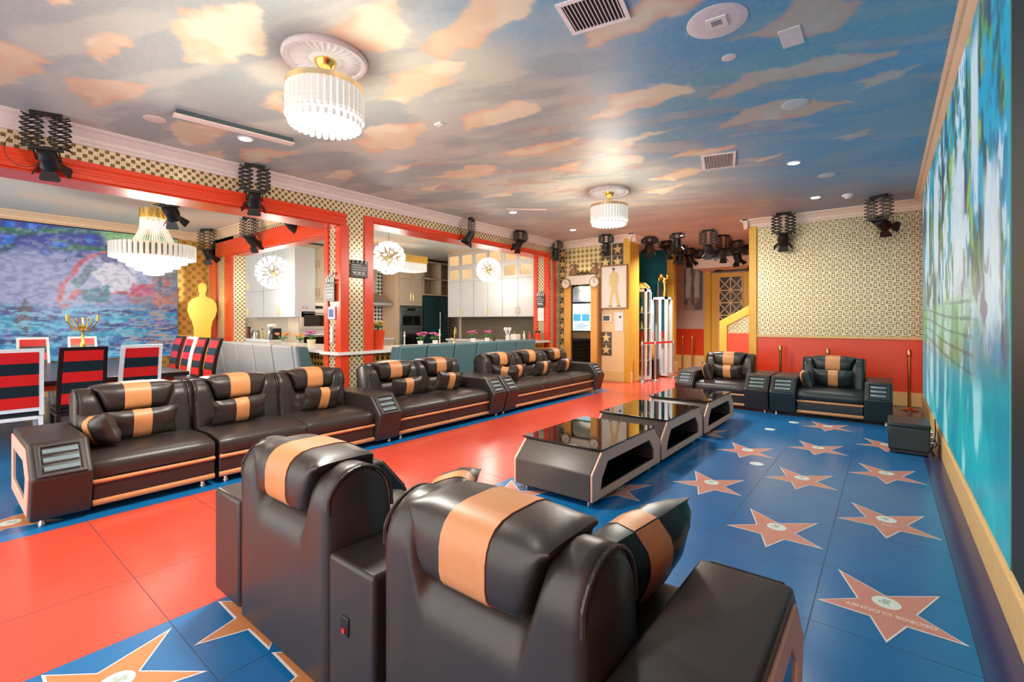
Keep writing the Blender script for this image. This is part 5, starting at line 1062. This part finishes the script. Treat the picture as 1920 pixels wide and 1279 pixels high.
for k, (x, y, mt, lb) in enumerate(((-7.55, 8.75, pm('bottle_dark', (.05, .03, .02), .15), 'dark bottle left of the white utensils'), (-7.5, 9.5, pm('bottle_olive', (.3, .3, .08), .15), 'olive green bottle right of the utensils'), (-7.45, 9.85, pm('bottle_cream', (.8, .75, .5), .3), 'cream bottle near the red jamb'), (-7.2, 9.75, pm('bottle_red', (.5, .08, .03), .2), 'red sauce bottle near the red jamb'), (-7.4, 10.0, pm('bottle_brown', (.12, .05, .03), .2), 'brown bottle at the end of the counter'))):
    turned('bottle', x, y, Z1, BOT, mt, lb, 'bottle', 'bottles on the kitchen counter', pm('cap_black', (.02, .02, .02), .4))
r = empty('utensil_jar', (-7.4, 9.1, Z1), 0, 'white jar full of white utensils on the kitchen counter', 'jar'); m = MB(); m.lathe([(.05, 0), (.055, .14)], (0, 0, 0), 14); m.build('jar', WHITE, r)
for k in range(6): a = k; m = MB(); m.cyl((0, 0, .05), (.07*math.cos(a), .07*math.sin(a), .28), .008); m.sph((.075*math.cos(a), .075*math.sin(a), .3), .028, 8, 6, 1, 1, 1.6); m.build('utensil', WHITE, r, smooth=True)
r = empty('toaster', (-7.35, 9.35, Z1), .2, 'small white toaster on the kitchen counter', 'toaster'); m = MB(); m.box(-.09, -.14, .01, .09, .14, .17); m.build('toaster_body', WHITE, r, bevel=.03); m = MB(); m.box(-.03, -.1, .168, -.01, .1, .173); m.box(.01, -.1, .168, .03, .1, .173); m.build('slots', DARK, r)
r = empty('red_canister', (-7.15, 10.03, Z1), 0, 'round red canister against the red jamb', 'canister'); m = MB(); m.lathe([(.07, 0), (.075, .2)], (0, 0, 0), 16); m.build('can', REDP, r, smooth=True); m = MB(); m.lathe([(.078, .2), (.07, .23), (.02, .25)], (0, 0, 0), 16); m.build('lid', DARK, r, smooth=True)
for k, (y, lb) in enumerate(((5.65, 'short pale candle holder at the counter edge by the red pot'), (6.45, 'tall pale candle holder between the pink orchids'))): turned('candle_holder', -7.1+(.1 if k else 0), y, Z1, [(.035, 0), (.012, .03), (.012, .2), (.03, .22), (.012, .24), (.012, .3+.04*k)], CREAM, lb, 'candle holder', 'pale candle holders on the bar')
turned('soap_dispenser', -8.3, 5.05, Z1, [(.03, 0), (.03, .12), (.01, .13), (.01, .18)], WHITE, 'white soap dispenser beside the tall gold tap', 'dispenser')
m = MB(); m.box(-7.75, 6.9, Z1, -7.4, 7.35, Z1+.02); tag(m.build('serving_tray', pm('tray_gray', (.55, .5, .45), .3)), 'flat grey tray on the counter left of the small gold tap', 'tray')
ZL = 1.0
r = empty('kettle', (-14.1, 5.95, ZL), .4, 'steel kettle with black handle under the left wall cabinets', 'kettle'); m = MB(); m.lathe([(.09, 0), (.095, .08), (.07, .2), (.04, .23)], (0, 0, 0), 18); m.build('kettle_body', STEEL, r, smooth=True); m = MB(); m.tube([(-.06, 0, .22), (-.15, 0, .2), (-.16, 0, .1), (-.1, 0, .04)], .014, 8); m.build('handle', BLACK, r, smooth=True)
turned('coffee_grinder', -14.65, 5.95, ZL, [(.07, 0), (.075, .14), (.055, .15), (.055, .3)], pm('grinder_brown', (.2, .06, .05), .3), 'dark red coffee grinder at the left end of the counter', 'grinder', None, DARK)
turned('bottle', -13.75, 5.95, ZL, [(.035, 0), (.035, .16), (.015, .2), (.015, .25)], pm('bottle_oil', (.6, .5, .1), .2), 'yellow oil bottle beside the kettle', 'bottle', 'bottles on the kitchen counter', DARK)
r = empty('stand_mixer', (-13.25, 5.98, ZL), 0, 'white kitchen mixer with curved arm under the left cabinets', 'mixer'); m = MB(); m.box(-.2, -.1, 0, .05, .1, .04); m.build('mixer_base', STEEL, r, bevel=.02); m = MB(); m.tube([(-.15, 0, .03), (-.1, 0, .2), (-.08, 0, .32)], .035, 10); m.build('mixer_column', STEEL, r, smooth=True); m = MB(); m.cyl((-.14, 0, .36), (.2, 0, .38), .06, .05); m.build('mixer_head', WHITE, r, smooth=True, bevel=0)
r = empty('coffee_machine', (-12.45+.0, 5.85, ZL), 0, 'small dark chrome coffee machine beside the oak tower', 'coffee machine'); r.location = (-12.95, 5.95, ZL); m = MB(); m.box(-.1, -.12, 0, .1, .12, .3); m.build('machine_body', BLACK, r, bevel=.02); m = MB(); m.cyl((0, -.13, .2), (0, -.17, .2), .04); m.build('brew_head', CHROME, r)
# ------------------------------------------------------------------ wall things
def clapper(M, w_, h, label, opened):
    r = empty('clapperboard', M.to_translation(), 0, label, 'clapperboard', 'film clapperboards on the red casings'); r.matrix_basis = M
    SL = pm('slate_black', (.03, .035, .035), .4); CH = pm('chalk_white', (.8, .8, .78), .5)
    m = MB(); m.box(-w_/2, -.015, 0, w_/2, 0, h*.72); m.build('slate', SL, r, bevel=.004)
    m = MB()
    for k, (a, b) in enumerate(((-.42, .1), (-.42, .42), (-.42, .42), (-.42, .3), (-.3, .4))):
        z = h*(.62-.12*k); m.box(a*w_, -.018, z, b*w_, -.015, z+h*.025)
    for k in range(3): m.box((-.35+.26*k)*w_, -.018, h*.2, (-.22+.26*k)*w_, -.015, h*.25)
    m.build('chalk_lines', CH, r)
    for j, ang in enumerate((0, opened)):
        A = Matrix.Translation((-w_/2, -.016, h*(.74+.02*j))) @ Matrix.Rotation(-ang, 4, 'Y')
        m = MB(); m.M = A; m.box(0, 0, 0, w_, .014, h*.12); st = m.build('clap_stick', SL, r)
        m = MB(); m.M = A
        for k in range(4): x = w_*(.06+.25*k); m.prism([(x, 0), (x+w_*.1, 0), (x+w_*.17, h*.12), (x+w_*.07, h*.12)], 'y', -.003, 0)
        m.build('white_stripes', CH, st)
    return r
clapper(Matrix.Translation((XA+.045, 4.5, 2.22)) @ Matrix.Rotation(PI/2, 4, 'Z'), .32, .32, 'largest film clapperboard, closed, on the mosaic pier', .03)
clapper(Matrix.Translation((-7.09, 4.14, 1.82)), .27, .42, 'open film clapperboard on the side of the pier above a small screen', .45)
clapper(Matrix.Translation((-7.1, 10.11, 1.86)), .24, .4, 'small open clapperboard on the far kitchen jamb', .45)
r = empty('wall_tablet', (-7.08, 4.165, 1.53), 0, 'small white framed tablet screen on the side of the pier', 'screen'); m = MB(); m.box(-.1, -.02, 0, .1, 0, .2); m.build('bezel', WHITE, r, bevel=.006); m = MB(); m.box(-.07, -.024, .035, .07, -.02, .165); m.build('display', pm('display_blue', (.1, .12, .25), .1, emit=(.2, .25, .5), es=.3), r)
r = empty('switch_plate', (-7.1, 10.12, 1.5), 0, 'tall white switch plate on the far kitchen jamb', 'switch'); m = MB(); m.box(-.1, -.015, 0, .1, 0, .34); m.build('plate', WHITE, r, bevel=.004); m = MB(); m.box(-.05, -.022, .1, .05, -.015, .24); m.build('rocker', CREAM, r)
m = MB(); m.box(-7.12, 4.15, 1.15, -7.06, 4.17, 1.42); tag(m.build('paper_strip', WHITE), 'narrow white plate below the small tablet on the pier', 'plate')
# mirror portal with display
r = empty('entry_portal', (-6.18, YD, 0), 0, 'orange framed tall glass portal with round clocks at its top corners', 'door surround')
ORW = wood_mat('orange_wood', (.8, .36, .05), (.92, .48, .1), (1, 1, 5)); BRW = wood_mat('brown_wood', (.3, .12, .03), (.4, .18, .05), (1, 1, 5))
m = MB(); m.box(-6.7, YD-.1, .02, -6.5, YD, 2.44); m.box(-5.9, YD-.1, .02, -5.68, YD, 2.44); pin(m.build('post', ORW, bevel=.008), r)
m = MB(); m.box(-5.68, YD-.16, .02, -5.63, YD, 2.6); pin(m.build('edge_board', BRW), r)
m = MB(); m.box(-6.62, YD-.13, 2.44, -5.75, YD, 2.68); pin(m.build('lintel', CREAM, bevel=.01), r)
m = MB(); m.box(-6.5, YD-.03, .3, -5.9, YD, 2.44); pin(m.build('dark_glass', GLASSB), r)
MIR = pm('mirror_glass', (.75, .72, .6), .08, 1); m = MB(); m.box(-6.46, YD-.034, 2.0, -5.93, YD-.03, 2.4); pin(m.build('mirror_panel', MIR), r)
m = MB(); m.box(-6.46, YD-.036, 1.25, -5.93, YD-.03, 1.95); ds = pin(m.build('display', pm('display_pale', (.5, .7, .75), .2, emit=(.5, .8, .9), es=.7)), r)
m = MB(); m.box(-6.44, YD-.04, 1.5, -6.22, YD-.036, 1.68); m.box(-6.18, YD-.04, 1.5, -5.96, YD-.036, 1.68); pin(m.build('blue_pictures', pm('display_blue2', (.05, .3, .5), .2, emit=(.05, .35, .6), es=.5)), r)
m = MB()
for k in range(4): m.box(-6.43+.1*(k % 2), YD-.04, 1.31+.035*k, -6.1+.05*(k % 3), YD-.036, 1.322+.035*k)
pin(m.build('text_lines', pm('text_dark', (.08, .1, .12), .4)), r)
m = MB(); m.box(-6.46, YD-.034, 1.05, -5.93, YD-.03, 1.22); pin(m.build('lower_mirror', pm('brown_glass', (.2, .13, .07), .1, .6)), r)
for x, lb in ((-6.6, 'round gold clock at the left top of the orange portal'), (-5.76, 'round gold clock at the right top of the orange portal')):
    c = empty('wall_clock', (x, YD-.14, 2.48), 0, lb, 'clock', 'round clocks on the portal')
    m = MB(); m.cyl((0, 0, 0), (0, -.03, 0), .14, n=28); m.build('rim', pm('clock_brown', (.3, .2, .08), .3, .6), c); m = MB(); m.cyl((0, -.03, 0), (0, -.034, 0), .11, n=28); f = m.build('face', CREAM, c)
    m = MB(); m.box(-.006, -.04, 0, .006, -.034, .08); m.box(0, -.04, -.006, .06, -.034, .006); m.build('hands', DARK, f)
for x, lb in ((-6.42, 'small brown plush figure on the left of the portal top'), (-5.8, 'small brown plush figure on the right of the portal top')):
    c = empty('plush_figure', (x, YD-.08, 2.68), 0, lb, 'figure', 'plush figures on the portal'); PB = pm('plush_brown', (.35, .2, .1), .8)
    m = MB(); m.sph((0, 0, .1), .09, 12, 8, 1, .6, 1.1); m.sph((0, 0, .23), .07, 12, 8, 1, .7, 1); m.sph((-.06, 0, .29), .03, 8, 6); m.sph((.06, 0, .29), .03, 8, 6); m.sph((-.08, -.02, .05), .04, 8, 6); m.sph((.08, -.02, .05), .04, 8, 6); m.build('plush_body', PB, c, smooth=True)
    m = MB(); m.sph((0, -.05, .22), .035, 8, 6); m.build('muzzle', CREAM, c, smooth=True)
r = empty('film_strip_ornament', (-6.1, YD-.08, 2.68), 0, 'dark ragged ornament between the plush figures', 'ornament')
m = MB()
for k in range(5): m.sph((-.16+.08*k, 0, .04+.03*(k % 2)), .04, 8, 6)
m.build('ornament_body', pm('orn_dark', (.15, .1, .04), .4, .4), r, smooth=True)
# framed picture of a person in a gold suit
r = empty('framed_poster', (-5.26, YD-.05, 1.8), 0, 'framed picture of a standing person in a loose gold suit', 'picture')
m = MB(); m.ring([(-.37, 0), (.37, 0), (.37, 1.08), (-.37, 1.08)], [(-.34, .03), (.34, .03), (.34, 1.05), (-.34, 1.05)], 'y', -.05, 0); m.build('frame', BRW, r)
m = MB(); m.box(-.34, -.02, .03, .34, 0, 1.05); m.build('paper', pm('poster_paper', (.85, .78, .68), .5, 0, .1, 6), r)
GS = pm('gold_suit', (.75, .55, .25), .5); m = MB()
m.prism([(-.06, .9), (.0, .93), (.06, .91), (.12, .85), (.13, .7), (.1, .6), (.1, .45), (.14, .25), (.17, .08), (.09, .08), (.05, .25), (.02, .42), (-.03, .3), (-.06, .08), (-.13, .08), (-.11, .3), (-.07, .5), (-.1, .65), (-.12, .5), (-.13, .65), (-.12, .82)], 'y', -.026, -.02); m.build('suit_figure', GS, r)
m = MB(); m.prism([(.035+.035*math.cos(t), .97+.045*math.sin(t)) for t in [2*PI*k/16 for k in range(16)]][::1] if False else [(-.01+.032*math.cos(t), .955+.042*math.sin(t)) for t in [2*PI*k/16 for k in range(16)]], 'y', -.028, -.02); m.build('face', pm('skin_print', (.6, .35, .22), .5), r)
m = MB(); m.prism([(-.045, .955), (-.04, 1.0), (-.01, 1.015), (.022, 1.0), (.026, .965), (.0, .985)], 'y', -.03, -.02); m.build('hair', DARK, r)
m = MB(); m.box(-.14, -.027, .055, -.05, -.02, .085); m.box(.08, -.027, .055, .18, -.02, .085); m.build('shoes', pm('shoe_tan', (.3, .18, .08), .4), r)
r = empty('intercom', (-5.47, YD, 1.47), 0, 'small black intercom screen in a pale frame below the picture', 'intercom'); m = MB(); m.box(-.13, -.03, 0, .13, 0, .2); m.build('housing', CREAM, r, bevel=.006); m = MB(); m.box(-.1, -.034, .04, .07, -.03, .16); m.build('display', DARK, r)
m = MB(); m.box(-5.26, YD-.02, 1.25, -5.04, YD, 1.72); r = empty('notice_sheet', (-5.15, YD, 1.25), 0, 'white sheet with a black dot pinned below the picture', 'sheet'); pin(m.build('sheet', WHITE), r); m = MB(); m.cyl((-5.12, YD-.02, 1.6), (-5.12, YD-.028, 1.6), .03); pin(m.build('dot', DARK), r)
# ------------------------------------------------------------------ display cabinets in the corridor
FW = pm('cabinet_frame_white', (.75, .8, .82), .3)
def vitrine(x0, y0, x1, y1, z1, label, shelves, zb=.1, post=.05):
    r = empty('display_cabinet', ((x0+x1)/2, (y0+y1)/2, 0), 0, label, 'cabinet'); m = MB()
    for x in (x0, x1-post):
        for y in (y0, y1-post): m.box(x, y, zb, x+post, y+post, z1)
    m.box(x0, y0, z1-.06, x1, y1, z1); m.box(x0, y0, zb-.08, x1, y1, zb); pin(m.build('frame', FW), r)
    m = MB(); m.box(x0+.01, y0+.01, zb, x1-.01, y0+.015, z1-.06); m.box(x1-.015, y0+.01, zb, x1-.01, y1-.01, z1-.06); pin(m.build('glass_pane', GLASS), r)
    m = MB()
    for z in shelves: m.box(x0+.02, y0+.02, z, x1-.02, y1-.02, z+.012)
    if shelves: pin(m.build('glass_shelf', pm('shelf_glass', (.6, .68, .66), .1)), r)
    return r
vitrine(-5.16, 11.24, -4.68, 11.57, 2.3, 'white framed glass cabinet of figurines at the corridor entrance', [.5, .9, 1.3, 1.7])
rd = random.Random(5)
for si, z in enumerate((.112, .512, .912, 1.312, 1.712)):
    for k in range(4):
        x = -5.08+.11*k; h = .12+.12*rd.random(); col = [(.6, .12, .05), (.7, .45, .12), (.7, .65, .55), (.25, .1, .05)][(k+si*3) % 4 if si < 3 else (k % 2)*1+1]
        m = MB(); m.lathe([(.03, 0), (.032, .01), (.02, .03), (.028, h*.4), (.022, h*.65), (.01, h*.75), (.02, h*.88), (.008, h)], (0, 0, 0), 10); o = m.build('figurine', pm('fig_%d_%d' % (int(col[0]*100), int(col[2]*100)), col, .35), None, smooth=True); o.location = (x, 11.38, z+.002)
        tag(o, '%s figurine, %s from the left on the %s glass cabinet shelf' % ({60: 'red', 70: 'gold' if col[2] < .3 else 'pale', 25: 'dark brown'}[int(col[0]*100)], ('first', 'second', 'third', 'last')[k], ('bottom', 'second lowest', 'middle', 'second highest', 'top')[si]), 'figurine', 'figurines in the glass cabinet')
r = vitrine(-5.0, 12.3, -4.55, 12.7, 2.14, 'tall slim glass tower with white posts behind the belt', [], .12, .07)
m = MB(); m.box(-4.77, 12.28, .12, -4.71, 12.32, 2.1); pin(m.build('middle_post', FW), r)
m = MB(); m.box(-4.85, 12.35, .13, -4.6, 12.65, .75); pin(m.build('white_pedestal', WHITE), r)
m = MB(); m.box(-5.25, 11.9, 0, -4.95, 12.2, .5); m = MB(); m.box(-4.98, 11.75, 0, -4.68, 12.1, .5); tag(m.build('black_box', BLACK, None, bevel=.01), 'black box on the floor in front of the glass tower', 'box')
m = MB(); m.lathe([(.06, 0), (.1, .12), (.08, .3), (.1, .42), (.05, .5)], (0, 0, 0), 14); o = m.build('gold_vase', GOLDP, None, smooth=True); o.location = (-4.83, 11.92, .5); tag(o, 'gold brown vase standing on the black box', 'vase')
for k, (x, h, lb) in enumerate(((-4.75, .3, 'cream figurine inside the glass tower, left'), (-4.66, .36, 'gold figurine inside the glass tower, right'))):
    m = MB(); m.lathe([(.05, 0), (.03, .05), (.05, h*.4), (.03, h*.65), (.045, h*.85), (.01, h)], (0, 0, 0), 12); o = m.build('figurine', CREAM if k == 0 else GOLD, None, smooth=True); o.location = (x, 12.5, .75); tag(o, lb, 'figurine')
r = empty('gold_statue', (-4.75, 12.5, 2.14), 0, 'gold statue of an upright arching beast on the glass tower', 'statue')
m = MB(); m.lathe([(.1, 0), (.1, .02)], (0, 0, 0), 16); m.build('base', BLACK, r)
m = MB(); m.tube([(.04, 0, .02), (.06, 0, .2), (.05, 0, .4)], .05, 10); m.tube([(.0, 0, .02), (.02, 0, .22)], .035, 10); m.sph((.03, 0, .45), .075, 12, 8, 1, .8, 1.5); m.sph((-.05, 0, .58), .07, 12, 8); m.sph((-.1, 0, .5), .045, 10, 8, 1, 1, 1.6); m.tube([(.08, 0, .48), (.14, 0, .53), (.12, 0, .6)], .022, 8); m.tube([(.07, 0, .4), (.14, 0, .4)], .02, 8); m.build('beast', GOLD, r, smooth=True)
m = MB(); m.lathe([(.09, .0), (.05, .3), (.02, .42)], (-.13, 0, 0), 12); m.build('dark_drape', BLACK, r, smooth=True)
turned('gold_cup', -4.93, 12.5, 2.14, [(.03, 0), (.01, .03), (.01, .1), (.04, .16), (.03, .2)], GOLD, 'small gold cup beside the statue on the glass tower', 'cup')
r = empty('gold_statue', (-4.9, 11.38, 2.3), 0, 'reclining gold beast ornament on the figurine cabinet', 'statue')
m = MB(); m.sph((0, 0, .1), .1, 12, 8, 1.8, .8, .9); m.sph((-.15, 0, .2), .08, 12, 8); m.tube([(.12, 0, .15), (.2, 0, .08), (.24, 0, .02)], .025, 8); m.tube([(-.12, -.03, .08), (-.2, -.05, .02)], .03, 8); m.tube([(0, -.04, .08), (.0, -.08, .02)], .03, 8); m.build('beast', GOLD, r, smooth=True)
turned('silver_bell', -4.71, 11.38, 2.3, [(.04, 0), (.035, .06), (.015, .1), (.01, .13)], CHROME, 'small silver bell at the end of the figurine cabinet top', 'bell')
# tall poster and sign
r = empty('hanging_poster', (-4.78, 15.16, 1.85), 0, 'tall dark poster of two pale columns of falling water in the corridor', 'picture')
def poster(X, Z):
    n = fbm(X*9, Z*3, 44, 4); c = np.zeros(X.shape+(3,))+np.array((.05, .05, .045))
    for cx in (-.14, .12): c = blend(c, sstep(.11, .04, np.abs(X-cx)+(n-.5)*.12)*sstep(.3, .45, Z), (.5, .55, .5))
    c = blend(c, sstep(.38, .3, Z)*sstep(.45, .6, n), (.3, .26, .15)); return blend(c, sstep(1.25, 1.4, Z)*.8, (.45, .42, .35))
p = painted_grid('poster_sheet', np.arange(-.28, .281, .02), np.arange(0, 1.5, .02), lambda a, b: np.stack([a, np.full(a.shape, -.01), b], -1), poster, paintmat('poster_print', 0, .4)); p.parent = r
m = MB(); m.box(-.28, -.009, 0, .28, .03, 1.49); m.build('poster_back', BLACK, r)
r = empty('door_sign', (-3.65, 15.0, 2.98), 0, 'black sign board with white script above the gold lattice door', 'sign')
m = MB(); m.box(-.45, -.03, 0, .5, .0, .16); m.build('board', BLACK, r); m = MB()
for k in range(7): m.sph((-.33+.09*k, -.035, .085+.015*math.sin(k*1.4)), .034, 8, 6, 1, .15, .8+.3*(k % 2))
m.build('white_script', WHITE, r, smooth=True)
